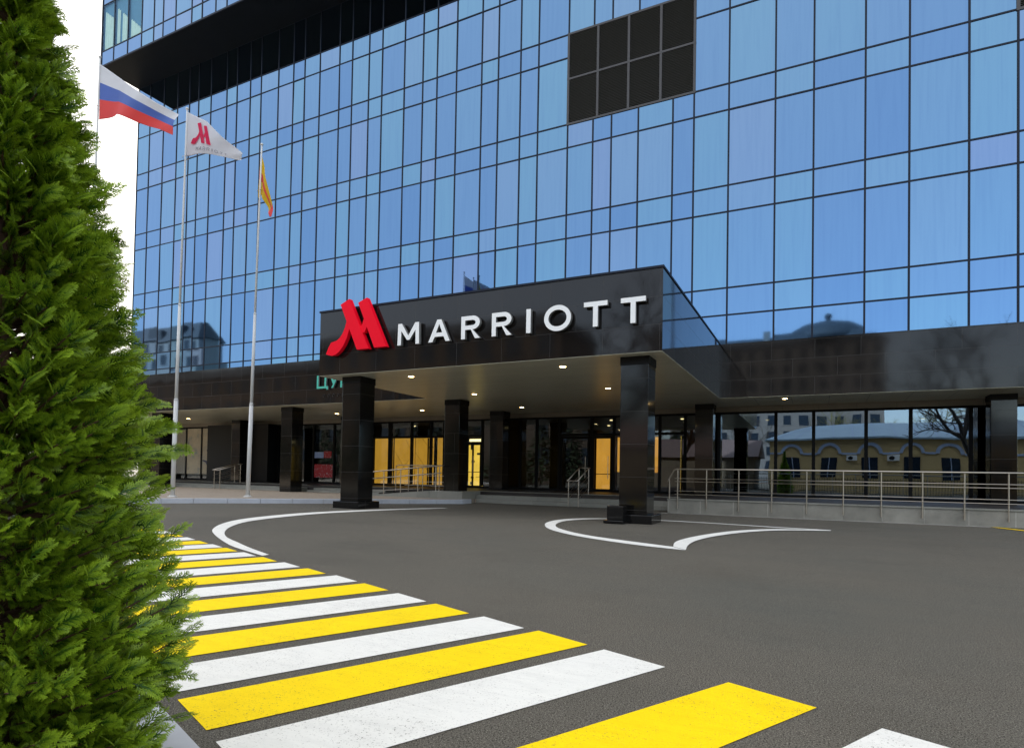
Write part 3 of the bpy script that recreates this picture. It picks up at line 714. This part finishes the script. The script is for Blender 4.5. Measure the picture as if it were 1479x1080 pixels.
def letter(ch, x, w, z=0, H=1.0, s=.18):
    """loops of a geometric sans capital; s is the stroke"""
    def T(pts): return [(x+a*w, z+b*H) for a, b in pts]
    sx = s*H/w
    if ch == 'M': return [T([(0, 0), (.02, 1), (.02+sx*1.05, 1), (.5, .42), (.98-sx*1.05, 1), (.98, 1), (1, 0), (1-sx, 0), (1-sx*1.05, .66), (.5+sx*.35, .22), (.5-sx*.35, .22), (sx*1.05, .66), (sx, 0)])]
    if ch == 'A': return [T([(0, 0), (.5-sx*.55, 1), (.5+sx*.55, 1), (1, 0), (1-sx*1.1, 0), (.80-sx*.55, .23), (.20+sx*.55, .23), (sx*1.1, 0)]), T([(.27+sx*.5, .23+s*.9), (.73-sx*.5, .23+s*.9), (.5, .80)])]
    if ch == 'R':
        r1 = (1-.40)/2; oc = arc(.60, 1-r1, .38, r1, 90, -90); ic = arc(.58, 1-r1, .38-sx*.95, r1-s*.92, 90, -90)
        return [T([(0, 0), (0, 1)]+oc+[(1, 0), (1-sx*1.25, 0), (.55-sx*.2, .40), (sx, .40), (sx, 0)]), T([(sx, 1-s*.92)]+ic+[(sx, .40+s*.92)])]
    if ch == 'I': return [T([(0, 0), (0, 1), (1, 1), (1, 0)])]
    if ch == 'O': return [T(arc(.5, .5, .5, .53, 0, 360, 40)[:-1]), T(arc(.5, .5, .5-sx*.95, .53-s*.95, 0, 360, 40)[:-1])]
    if ch == 'T': return [T([(0, 1), (1, 1), (1, 1-s*.95), (.5+sx*.5, 1-s*.95), (.5+sx*.5, 0), (.5-sx*.5, 0), (.5-sx*.5, 1-s*.95), (0, 1-s*.95)])]
    if ch == 'Ц': return [T([(0, 0), (0, 1), (sx, 1), (sx, s*.9), (.84-sx, s*.9), (.84-sx, 1), (.84, 1), (.84, s*.9), (1, s*.9), (1, -.10), (.88, -.10), (.88, 0)])]
    if ch == 'У': return [T([(0, 1), (sx*1.15, 1), (.52, .50), (1-sx*1.15, 1), (1, 1), (.42, 0), (.42-sx*1.1, 0), (.46-sx*.25, .26)])]
    if ch == 'М': return letter('M', x, w, z, H, s)
LET = [('M', -2.93, .70), ('A', -1.94, .66), ('R', -.945, .55), ('R', -.065, .55), ('I', .875, .115), ('O', 1.34, .68), ('T', 2.33, .56), ('T', 3.20, .56)]
MT['lside'] = plain('letter_return', (.16, .16, .155), .4)
sg = thing('hotel_sign', (-.7, YF-.12, 4.33), 'red folded M emblem with white capital letters reading MARRIOTT on the black canopy front', 'sign')
for ch, x, w in LET:
    solid('letter', letter(ch, x, w, 4.445, .575, .20), YF-.10, .10, ['lwhite', 'lside'], sg)
LOGO = {'left': [(-4.89, 5.74), (-4.58, 5.87), (-3.86, 4.43), (-4.27, 4.43)], 'right': [(-4.26, 5.73), (-3.96, 5.84), (-3.26, 4.44), (-3.67, 4.44)],
 'swoosh': [(-4.67, 5.25), (-4.72, 5.08), (-4.80, 4.93), (-4.90, 4.81), (-5.01, 4.74), (-5.21, 4.70), (-5.30, 4.58), (-5.40, 4.38), (-5.28, 4.34), (-5.16, 4.325), (-5.05, 4.34), (-4.9, 4.43), (-4.76, 4.59), (-4.65, 4.78), (-4.56, 5.03)],
 'conn': [(-4.21, 5.12), (-4.13, 5.06), (-4.06, 5.26), (-3.94, 5.05), (-4.03, 4.88), (-4.10, 4.90)]}
def emblem(name, parent, surf=None, y=YF-.14, d=.14, mat='red'):
    bars = MB(); first = None
    for k, (n_, lp_) in enumerate(LOGO.items()):
        dd = d*(1-.04*k) if d else 0
        o_ = solid(name+'_stroke', [lp_], y+(.0015*k), dd, [mat], parent, surf=surf)
emblem('emblem', sg)
cs = thing('shop_sign', (-10.5, YL-.05, 4.1), 'turquoise cyrillic letters on the black fascia half hidden by the left canopy column', 'sign')
for ch, x, w in (('Ц', -11.18, .60), ('У', -10.50, .46), ('М', -9.93, .55)):
    solid('letter', letter(ch, x, w, 4.41, .53, .17), YL-.08, .07, ['teal', 'lside'], cs)
ss = MB()
for k in range(7):
    x = -10.85+k*.25; ss.tube([(x+.06*math.cos(t), YL-.035, 4.12+.055*math.sin(t)) for t in [j*.9 for j in range(6)]], .012, 5)
ss.build('small_lettering', plain('sign_dark', (.01, .01, .01), .4), cs)

# ------------------------------------------------------------------ flagpoles and flags
def flagpole(base, top, label):
    t_ = thing('flagpole', base, label, 'flagpole', 'flagpoles in a row on the plaza')
    a, b_ = Vector(base), Vector(top)
    def P(z): return tuple(a.lerp(b_, (z-a.z)/(b_.z-a.z)))
    for z0, z1, r0, r1 in ((a.z, 3.3, .070, .066), (3.28, 6.4, .054, .047), (6.38, b_.z, .038, .026)):
        MB().tube([P(z0), P(z1)], r0, 16, r1=r1).build('pole_section', 'pole', t_, smooth=True)
    for z, r in ((3.3, .071), (6.4, .051)): MB().tube([P(z-.03), P(z+.05)], r, 16, r1=r*.7).build('collar', 'pole', t_, smooth=True)
    MB().lathe([(.001, .0), (.045, .02), (.05, .05), (.03, .08), (.001, .09)], P(b_.z-.01), 14).build('finial', 'pole', t_, smooth=True)
    MB().lathe([(.001, 0), (.15, 0), (.15, .02), (.10, .03), (.10, .06), (.001, .06)], a, 18).build('base_plate', 'pole', t_)
    hz = MB(); o_ = Vector((.05, -.05, 0)); hz.tube([tuple(Vector(P(1.2))+o_*1.6), tuple(Vector(P(b_.z-.2))+o_)], .004, 5); hz.build('halyard', 'pole', t_)
    ck = MB(); zz = b_.z-1.62
    ck.tube([tuple(Vector(P(zz))+Vector((.09*math.cos(t), .09*math.sin(t), .01*t))) for t in [k*.7 for k in range(10)]], .007, 5); ck.build('snap_hook', 'steel', t_)
    return t_
P1 = ((-11.61, -9.33, .13), (-11.44, -9.33, 12.82)); P2 = ((-10.25, -7.54, .13), (-10.02, -7.54, 12.2)); P0 = ((-13.35, -11.1, .13), (-13.20, -11.1, 13.95))
flagpole(*P0, 'tall pale flagpole with the white, blue and red flag, mostly hidden behind the thuja')
flagpole(*P1, 'tall pale flagpole carrying the white flag with the red emblem')
flagpole(*P2, 'tall pale flagpole carrying the drooping yellow and red flag')
def cloth(name, col):
    t = NT(name); n = t.noise(2.5, 4, .6); t.base(t.mix(n, tuple(c*.85 for c in col), col)); t.set(Roughness=.7)
    tl = t.new('BsdfTranslucent'); tl.inputs[0].default_value = (*col, 1); mx = t.new('MixShader'); mx.inputs[0].default_value = .5
    t.link(t.p.outputs[0], mx.inputs[1]); t.link(tl.outputs[0], mx.inputs[2]); t.link(mx.outputs[0], t.out.inputs[0]); return t.m
CW, CB_, CR, CY_ = cloth('cloth_white', (.90, .90, .92)), cloth('cloth_blue', (.16, .27, .68)), cloth('cloth_red', (.95, .13, .12)), cloth('cloth_yellow', (.95, .68, .03))
def pathf(pts):
    P = [Vector(p) for p in pts]; L = [0]
    for a, b_ in zip(P, P[1:]): L.append(L[-1]+(b_-a).length)
    def f_(t):
        s_ = t*L[-1]
        for i in range(len(P)-1):
            if s_ <= L[i+1] or i == len(P)-2:
                return P[i].lerp(P[i+1], (s_-L[i])/(L[i+1]-L[i]))
    return f_
def make_flag(name, label, top, bot, y, mats, pick, amp=.12, fr=2.2, ph=0, NU=60, NV=36):
    ft, fb = pathf(top), pathf(bot)
    def S(u, v):
        a = ft(u); b_ = fb(u); v = min(1, max(0, v)); p_ = a.lerp(b_, v)
        yy = y+amp*min(1, u*4)*math.sin(u*fr*math.pi*2+v*1.3+ph)+.35*amp*u*math.sin(u*15+v*5+ph)
        return (p_.x, yy, p_.y)
    mb = MB(); mb.v = [S(i/NU, j/NV) for j in range(NV+1) for i in range(NU+1)]
    for j in range(NV):
        for i in range(NU):
            q = j*(NU+1)+i; mb.f.append((q, q+1, q+NU+2, q+NU+1)); mb.mi.append(pick((i+.5)/NU, (j+.5)/NV))
    o_ = mb.build(name, mats, smooth=True, origin=S(0, 0))
    s_ = o_.modifiers.new('thick', 'SOLIDIFY'); s_.thickness = .004
    tag(o_, label, 'flag'); return o_, S
make_flag('tricolour_flag', 'wind-blown white, blue and red tricolour flag on the leftmost flagpole',
          [(-13.16, 13.74), (-12.2, 13.05), (-11.17, 12.36), (-10.3, 11.78), (-9.51, 11.32)], [(-13.14, 11.97), (-12.2, 11.90), (-11.12, 11.37), (-10.3, 11.05), (-9.56, 10.66)], -11.1,
          [CW, CB_, CR], lambda u, v: 0 if v < .34 else (1 if v < .64 else 2), amp=.15, fr=1.3)
fo, FS = make_flag('hotel_flag', 'white flag with a red M emblem and grey MARRIOTT lettering on the middle flagpole',
          [(-11.42, 12.74), (-10.46, 12.20), (-9.5, 11.36), (-8.81, 10.82)], [(-11.40, 11.27), (-10.9, 11.22), (-10.08, 11.02), (-8.93, 10.64)], -9.33,
          [CW], lambda u, v: 0, amp=.07, fr=1.0, ph=1)
def onflag(u0, v0, su, sv, cx, cz):
    def f_(x, z):
        p_ = FS(u0+(x-cx)*su, v0-(z-cz)*sv); return (p_[0], p_[1]-.03, p_[2])
    return f_
CP = cloth('print_red', (.80, .01, .10)); CG = cloth('print_grey', (.22, .22, .24))
emblem('printed_emblem', fo, surf=onflag(.30, .44, .20, .40, -4.3, 5.05), d=0, mat=CP)
for ch, x, w in LET:
    solid('printed_letter', letter(ch, x, w, 4.445, .575, .12), 0, 0, [CG], fo, surf=onflag(.48, .85, .088, .19, .4, 4.73))
def p3(u, v):
    if u > .80: return 1
    return 1 if .38 < v < .62 else 0
make_flag('drooping_flag', 'drooping yellow flag with red stripe hanging limp on the shortest flagpole',
          [(-10.06, 12.0), (-9.95, 11.6), (-9.86, 11.3), (-9.69, 10.84), (-9.55, 10.3), (-9.44, 9.9), (-9.46, 9.62)],
          [(-10.14, 10.45), (-10.12, 10.40), (-10.05, 10.45), (-9.98, 10.5), (-9.80, 10.2), (-9.62, 9.85), (-9.50, 9.60)], -7.54, [CY_, CR], p3, amp=.05, fr=1.6)

# ------------------------------------------------------------------ thuja
MT['leaf'] = leafmat(); MT['bark'] = plain('thuja_bark', (.09, .045, .025), .85, 0, .4, 14)
rng = np.random.default_rng(11)
def frond_template(r):
    V, F, A = [], [], []
    def ribbon(p, d, L, w0, nseg, curve, t0, t1):
        """flat ribbon in the xy plane of the frond"""
        pts = []; ang = math.atan2(d[1], d[0]); q = np.array(p, float)
        for k in range(nseg+1):
            pts.append((q.copy(), ang)); q = q+np.array([math.cos(ang), math.sin(ang)])*L/nseg; ang += curve/nseg
        o_ = len(V)
        for k, (c, a) in enumerate(pts):
            t = k/nseg; w = w0*(1-.45*t) if k < nseg else w0*.25
            n = np.array([-math.sin(a), math.cos(a)])*w/2
            V.append((*(c+n), 0)); V.append((*(c-n), 0)); tt = t0+(t1-t0)*t; A.extend([tt, tt])
        for k in range(nseg): F.append((o_+2*k, o_+2*k+1, o_+2*k+3, o_+2*k+2))
        return pts
    cm = r.uniform(-.35, .35); main = ribbon((0, 0), (1, 0), 1.0, .050, 4, cm, 0, .85)
    def at(t):
        k = min(3, int(t*4)); a, b_ = main[k], main[k+1]; f_ = t*4-k; return a[0]*(1-f_)+b_[0]*f_, a[1]
    n = 11
    for i in range(n):
        t = .10+.86*i/n+r.uniform(-.02, .02); side = 1 if i % 2 else -1; p, a = at(t)
        L = (.46*(1-t)**.7+.10)*r.uniform(.8, 1.15); ang = a+side*math.radians(r.uniform(34, 50))
        sp = ribbon(p, (math.cos(ang), math.sin(ang)), L, .048, 2, -side*.45, t*.8, 1)
        ns = 2+int(L*9)
        for j in range(ns):
            tt = .22+.72*j/ns; k = 0 if tt < .5 else 1; f_ = tt*2-k; q = sp[k][0]*(1-f_)+sp[k+1][0]*f_; s2 = 1 if (j % 2) else -1
            aa = sp[k][1]+s2*math.radians(r.uniform(30, 45)); l2 = (.17*(1-tt)+.06)*r.uniform(.8, 1.2)
            ribbon(q, (math.cos(aa), math.sin(aa)), l2, .044, 1, 0, .5+.4*tt, 1)
    V = np.array(V); V[:, 2] = -.18*V[:, 0]**2-.35*np.abs(V[:, 1])**1.5+.0
    return V, np.array(F), np.array(A)
TPL = [frond_template(rng) for _ in range(8)]
HT = 3.15
prof = np.array([(0, .42), (.25, .48), (.55, .50), (.85, .41), (1.15, .40), (1.4, .33), (1.6, .29), (1.88, .25), (2.1, .18), (2.42, .09), (2.8, .04), (3.15, .01)])
TX, TY = 4.93, -21.27
bVs, bFs, bAs = [], [], []; vo = 0; stems = MB()
def add_frond(p, d, up, size, rnd):
    global vo
    V, F, A = TPL[rng.integers(len(TPL))]
    d = d/np.linalg.norm(d); n = np.cross(d, up); n /= (np.linalg.norm(n)+1e-9); b_ = np.cross(n, d)
    # frond plane spanned by d and s; roll is random about d
    ro = rng.normal(0, .7); s_ = b_*math.cos(ro)+n*math.sin(ro); w = np.cross(d, s_)
    if w[2] < 0: w = -w
    W = (V[:, :1]*d+V[:, 1:2]*s_+V[:, 2:3]*w)*size+p
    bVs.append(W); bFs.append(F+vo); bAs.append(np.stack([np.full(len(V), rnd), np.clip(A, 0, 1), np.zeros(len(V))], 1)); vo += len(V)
NB = 1750
for i in range(NB):
    h = HT*(1-(1-rng.random())**.75)*.97 if i > 60 else rng.uniform(.0, .5)
    h0 = max(.03, h-.18*rng.random())
    R_ = np.interp(h, prof[:, 0], prof[:, 1]); az = rng.uniform(0, 2*math.pi)
    # thin the side that faces away from the path a little
    L = R_*(1.10-.50*rng.random()**1.3)*(1+.06*math.sin(az*3+h*5)); crnd = rng.random()
    out = np.array([math.cos(az), math.sin(az), 0]); rise = rng.uniform(.20, .55)*L
    p0 = np.array([TX, TY, max(.02, h-rise)]); p1 = np.array([TX, TY, h])+out*L*.6+np.array([0, 0, -rise*.45]); p2 = np.array([TX, TY, h])+out*L
    if p2[2] < .06: p2[2] = .06
    def B(t): return p0*(1-t)**2+2*p1*t*(1-t)+p2*t*t
    stems.tube([tuple(B(t)) for t in (0.05, .35, .65, .9)], .006, 5, r1=.002)
    nf = 14 if R_ > .2 else 10
    for k in range(nf):
        t = .30+.70*(k+rng.random())/nf; p = B(t); tg = B(min(1, t+.05))-B(t-.05); tg /= np.linalg.norm(tg)+1e-9
        if p[2] < .05: continue
        d = tg*1.0+rng.normal(0, .42, 3)+np.array([0, 0, .22])+out*.25
        sz = rng.uniform(.048, .092)*(1.0 if R_ > .2 else .85)
        add_frond(p, d, np.array([0, 0, 1.]), sz, np.clip(.6*crnd+.4*rng.random(), 0, 1))
V = np.concatenate(bVs); F = np.concatenate(bFs); A = np.concatenate(bAs)
V[:, 0] -= TX; V[:, 1] -= TY; V[:, 2] = np.maximum(V[:, 2], .01)
me = bpy.data.meshes.new('foliage'); me.vertices.add(len(V)); me.vertices.foreach_set('co', V.ravel().astype(np.float32))
me.loops.add(F.size); me.loops.foreach_set('vertex_index', F.ravel().astype(np.int32))
me.polygons.add(len(F)); me.polygons.foreach_set('loop_start', np.arange(0, F.size, 4, dtype=np.int32))
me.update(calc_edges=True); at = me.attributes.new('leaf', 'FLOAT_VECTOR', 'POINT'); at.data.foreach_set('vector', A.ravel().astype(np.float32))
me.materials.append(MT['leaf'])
th = thing('thuja_tree', (TX, TY, 0), 'dense bright green columnar thuja filling the left foreground beside the crosswalk', 'tree')
fo_ = bpy.data.objects.new('foliage', me); COL.objects.link(fo_); fo_.parent = th; WO['foliage'] = (TX, TY, 0)
stems.build('branches', 'bark', th)
MB().tube([(TX, TY, -.02), (TX+.01, TY, 1.2), (TX, TY+.01, 2.9)], .045, 10, r1=.008).build('trunk', 'bark', th, smooth=True)

# ------------------------------------------------------------------ what stands behind the camera and shows in the reflections
MT['ywall'] = plain('ochre_render', (.60, .43, .20), .8, 0, .12, 1.5); MT['roofb'] = plain('blue_grey_roof', (.38, .50, .60), .5, 0, .12, .6)
MT['trimb'] = plain('pale_blue_trim', (.42, .50, .68), .6); MT['win'] = plain('dark_window', (.02, .03, .045), .15)
MT['gwall'] = plain('grey_render', (.15, .15, .155), .8, 0, .15, .2); MT['droof'] = plain('dark_slate_roof', (.02, .028, .04), .7, 0, .2, .4)
MT['bwall'] = plain('brown_brick', (.075, .052, .036), .85, 0, .3, .15); MT['wwall'] = plain('pale_render', (.20, .215, .23), .8, 0, .12, .2); MT['iron'] = plain('black_iron', (.01, .01, .01), .5)
yb = thing('ochre_building', (14, -40, 0), 'single storey ochre building with pale blue arched window trims, mirrored in the shop windows', 'building')
MB().box(3.0, 26, -44, -36, 0, 4.9).build('wall', 'ywall', yb)
rf = MB(); rf.add([(2.6, -44.4, 4.9), (26.4, -44.4, 4.9), (26.4, -35.6, 4.9), (2.6, -35.6, 4.9), (6.6, -40, 6.5), (22.4, -40, 6.5), (2.6, -44.4, 4.75), (26.4, -44.4, 4.75), (26.4, -35.6, 4.75), (2.6, -35.6, 4.75)],
   [(3, 2, 5, 4), (1, 0, 4, 5), (0, 3, 4), (2, 1, 5), (6, 7, 8, 9), (0, 1, 7, 6), (1, 2, 8, 7), (2, 3, 9, 8), (3, 0, 6, 9)])
rfo = rf.build('roof', 'roofb', yb)
sm = MB()
for k in range(14):
    x0 = 3.6+k*1.6; tx = min(max(x0, 6.7), 22.3); sm.add([(x0-.03, -35.62, 4.93), (x0+.03, -35.62, 4.93), (tx+.03, -39.9, 6.52), (tx-.03, -39.9, 6.52)], [(0, 1, 2, 3)])
sm.build('roof_seam', 'trimb', rfo); MB().box(18.5, 20, -38.5, -37.4, 5.4, 6.6).build('dormer', 'droof', rfo)
xw = [4.9, 8.1, 11.3, 14.4, 17.2, 20.3, 23.4]
for x in xw:
    w_ = MB(); w_.box(x-.62, x+.62, -36.0, -35.96, 1.3, 3.1); wo_ = w_.build('window', 'win', yb)
    MB().box(x-.03, x+.03, -35.96, -35.93, 1.3, 3.1).build('glazing_bar', 'trimb', wo_)
    a_ = MB(); N = 16
    for k in range(N):
        t0, t1 = math.pi*k/N, math.pi*(k+1)/N
        a_.prism([(x+.72*math.cos(t0), 3.45+.72*math.sin(t0)), (x+.98*math.cos(t0), 3.45+.98*math.sin(t0)), (x+.98*math.cos(t1), 3.45+.98*math.sin(t1)), (x+.72*math.cos(t1), 3.45+.72*math.sin(t1))], -36, -35.88, 'y')
    a_.build('arch_trim', 'trimb', yb)
bl_ = MB()
for a, b_ in zip([3.0]+[x+.98 for x in xw], [x-.98 for x in xw]+[26]): bl_.box(a, b_, -36, -35.9, 3.38, 3.55)
bl_.build('belt_course', 'trimb', yb)
for x, n_ in ((9.9, 'white air conditioner between the second and third arches of the ochre building'), (13.0, 'white air conditioner between the third and fourth arches of the ochre building')):
    t_ = thing('air_conditioner', (x, -35.8, 2.75), n_, 'air conditioner')
    MB().box(x-.42, x+.42, -35.99, -35.7, 2.75, 3.3).build('casing', 'lwhite', t_, bevel=.02)
    MB().lathe([(.001, 0), (.2, 0), (.2, .02), (.001, .02)], (0, 0, 0), 18)
    f_ = MB(); f_.prism([(x-.12+.2*math.cos(k*.4), 3.02+.2*math.sin(k*.4)) for k in range(15)], -35.70, -35.68, 'y'); f_.build('fan_grille', 'iron', t_)
fe = thing('iron_fence', (12, -31, 0), 'low black iron bar fence in front of the ochre building', 'fence')
fb = MB()
for k in range(150): fb.box(-2+k*.2, -1.97+k*.2, -31, -30.97, 0, 1.25)
fb.build('bars', 'iron', fe); fb = MB(); fb.box(-2, 28, -31.01, -30.96, 1.1, 1.14); fb.box(-2, 28, -31.01, -30.96, .15, .19); fb.build('rail', 'iron', fe)
gb = thing('low_outbuilding', (-6, -41, 0), 'low grey outbuilding with a brown pitched roof left of the ochre building', 'building')
MB().box(-13, 1.5, -45, -38, 0, 3.2).build('wall', plain('brown_render', (.14, .11, .075), .85), gb)
rf = MB(); rf.prism([(-45.4, 3.2), (-37.6, 3.2), (-41.5, 5.2)], -13.4, 1.9, 'x'); rf.build('roof', plain('brown_roof', (.13, .09, .085), .7), gb)
MT['hedge'] = plain('evergreen_leaf', (.03, .05, .018), .8, 0, .4, 2)
def bldg(name, x0, x1, y0, y1, z1, mat, label, cat, nx, nz, zb=2, mansard=3):
    t_ = thing(name, ((x0+x1)/2, (y0+y1)/2, 0), label, cat)
    MB().box(x0, x1, y0, y1, 0, z1).build('wall', mat, t_)
    if mansard:
        rf = MB(); i = mansard*.45
        rf.add([(x0-.4, y0-.4, z1), (x1+.4, y0-.4, z1), (x1+.4, y1+.4, z1), (x0-.4, y1+.4, z1), (x0+i, y0+i, z1+mansard), (x1-i, y0+i, z1+mansard), (x1-i, y1-i, z1+mansard), (x0+i, y1-i, z1+mansard)],
               [(0, 1, 5, 4), (1, 2, 6, 5), (2, 3, 7, 6), (3, 0, 4, 7), (4, 5, 6, 7), (0, 3, 2, 1)]); rr_ = rf.build('roof', 'droof', t_)
    wm = MB(); fm = MB(); cnt = 0
    for i in range(nx):
        for j in range(nz):
            cx = x0+(x1-x0)*(i+.5)/nx; cz = zb+(z1-zb)*(j+.5)/nz; w_, h_ = min(.8, (x1-x0)/nx*.28), min(1.0, (z1-zb)/nz*.32)
            wq = MB(); wq.box(cx-w_, cx+w_, y1-.02, y1+.03, cz-h_, cz+h_); wq.box(cx-w_-.15, cx-w_, y1, y1+.06, cz-h_-.15, cz+h_+.15, 1); wq.box(cx+w_, cx+w_+.15, y1, y1+.06, cz-h_-.15, cz+h_+.15, 1)
            wq.box(cx-w_-.001, cx+w_+.001, y1, y1+.057, cz-h_-.15, cz-h_-.0, 1); wq.box(cx-w_-.001, cx+w_+.001, y1, y1+.057, cz+h_, cz+h_+.15, 1)
            wq.build('window', ['win', 'iron' if mat == 'bwall' else 'gwall' if mat == 'wwall' else 'gwall'], t_)
    return t_
ab = bldg('apartment_block', -166, -106, -66, -60, 28, 'wwall', 'pale apartment block with dark mansard roof mirrored at the far left of the glass', 'building', 16, 8, mansard=3.6)
MB().box(-122, -119, -60.9, -59.9, 28.3, 30.6).build('dormer', 'droof', ab); MB().box(-112, -109, -60.9, -59.9, 28.3, 30.6).build('dormer', 'droof', ab)
bldg('long_brick_building', -104, -15, -60, -50, 15.5, 'bwall', 'long brown brick building across the road mirrored in the left fascia and shop fronts', 'building', 26, 4, mansard=1.5)
db = bldg('domed_building', -22, 18.5, -130, -110, 27.5, 'gwall', 'grey many-windowed building with a dark domed roof mirrored above the right fascia', 'building', 13, 8, mansard=2)
dm = MB(); dm.lathe([(7.6, 0), (7.4, 1.2), (6.4, 2.6), (4.7, 3.7), (2.4, 4.35), (.5, 4.55), (.5, 5.3), (.7, 5.4), (.7, 5.9), (.01, 6.3)], (8.3, -117, 28.0), 28); dm.build('dome', 'droof', db, smooth=True)
MB().box(-2.2, -1.0, -111.5, -110.3, 28, 30.8).build('chimney', 'gwall', db)

def bare_tree(x, y, H, label, seed, leaves=None):
    r = random.Random(seed); mb = MB(); tw = MB()
    t_ = thing('bare_tree' if not leaves else 'budding_tree', (x, y, 0), label, 'tree', 'trees behind the forecourt')
    def br(p, d, L, rad, lev):
        pts = [p]; q = p
        for k in range(3):
            d = (d+Vector((r.gauss(0, .13), r.gauss(0, .13), r.gauss(.03, .08)))).normalized(); q = q+d*L/3; pts.append(q)
        (mb if lev < 3 else tw).tube([tuple(a) for a in pts], rad, 7 if lev < 2 else 4, r1=rad*.6)
        if lev < 5:
            for k in range(r.choice((3, 3, 4)) if lev else 5):
                a = r.uniform(0, 6.28); sp = r.uniform(.45, .95); u = d.orthogonal().normalized(); w_ = d.cross(u)
                nd = (d*math.cos(sp)+(u*math.cos(a)+w_*math.sin(a))*math.sin(sp)+Vector((0, 0, .12))).normalized()
                br(pts[r.choice((2, 3, 3))], nd, L*r.uniform(.55, .78), rad*.55, lev+1)
    br(Vector((x, y, -.05)), Vector((0, 0, 1)), H*.36, H*.018, 0)
    mb.build('trunk', MT['treebark'], t_, recalc=False); tw.build('twigs', MT['twigleaf'] if leaves else MT['treebark'], t_, recalc=False)
MT['treebark'] = plain('tree_bark', (.055, .045, .04), .9); MT['twigleaf'] = plain('olive_twigs', (.14, .13, .04), .9)
for k, (x, y, H, lf, lb) in enumerate([(-3.4, -27.5, 11.5, 0, 'bare tree mirrored in the canopy front below the last letters'), (-9.8, -28.5, 9.5, 0, 'smaller bare tree mirrored in the canopy front below the middle letters'),
        (18.5, -29.5, 13.5, 0, 'large bare tree mirrored in the right end of the black fascia'), (1.0, -47, 9, 0, 'bare tree behind the gap between outbuilding and ochre building'),
        (9.5, -49, 9.5, 1, 'olive budding tree behind the ochre roof, left one'), (14.5, -48, 9.5, 1, 'olive budding tree behind the middle of the ochre roof'), (19.5, -50, 10.5, 1, 'olive budding tree behind the right end of the ochre roof')]):
    bare_tree(x, y, H, lb, k+3, lf)

def evergreen(x, y, H, R_, label, seed):
    r = np.random.default_rng(seed); t_ = thing('spruce_tree', (x, y, 0), label, 'tree', 'dark spruces in front of the brick building')
    MB().tube([(x, y, -.05), (x, y, H*.95)], H*.02, 8, r1=.02).build('trunk', 'treebark', t_)
    mb = MB()
    for k in range(900):
        h = H*(.06+.94*r.random()); rad = R_*(1-h/H)*math.sqrt(r.random())*1.05+.1; a = r.uniform(0, 6.28)
        c = Vector((x+rad*math.cos(a), y+rad*math.sin(a), h)); L = .9*(.4+.6*(1-h/H)); w_ = L*.28
        o_ = Vector((math.cos(a), math.sin(a), -.25+r.normal(0, .2)))*L; n_ = Vector((-math.sin(a), math.cos(a), r.normal(0, .3)))*w_
        mb.add([c-n_, c+n_, c+o_], [(0, 1, 2)])
    mb.build('foliage', 'hedge', t_, recalc=False)
for k in range(13):
    evergreen(-62+k*4.6, -44+random.uniform(-2, 2), random.uniform(7, 11), random.uniform(1.9, 2.7), 'dark spruce in the row standing before the long brick building', 50+k)
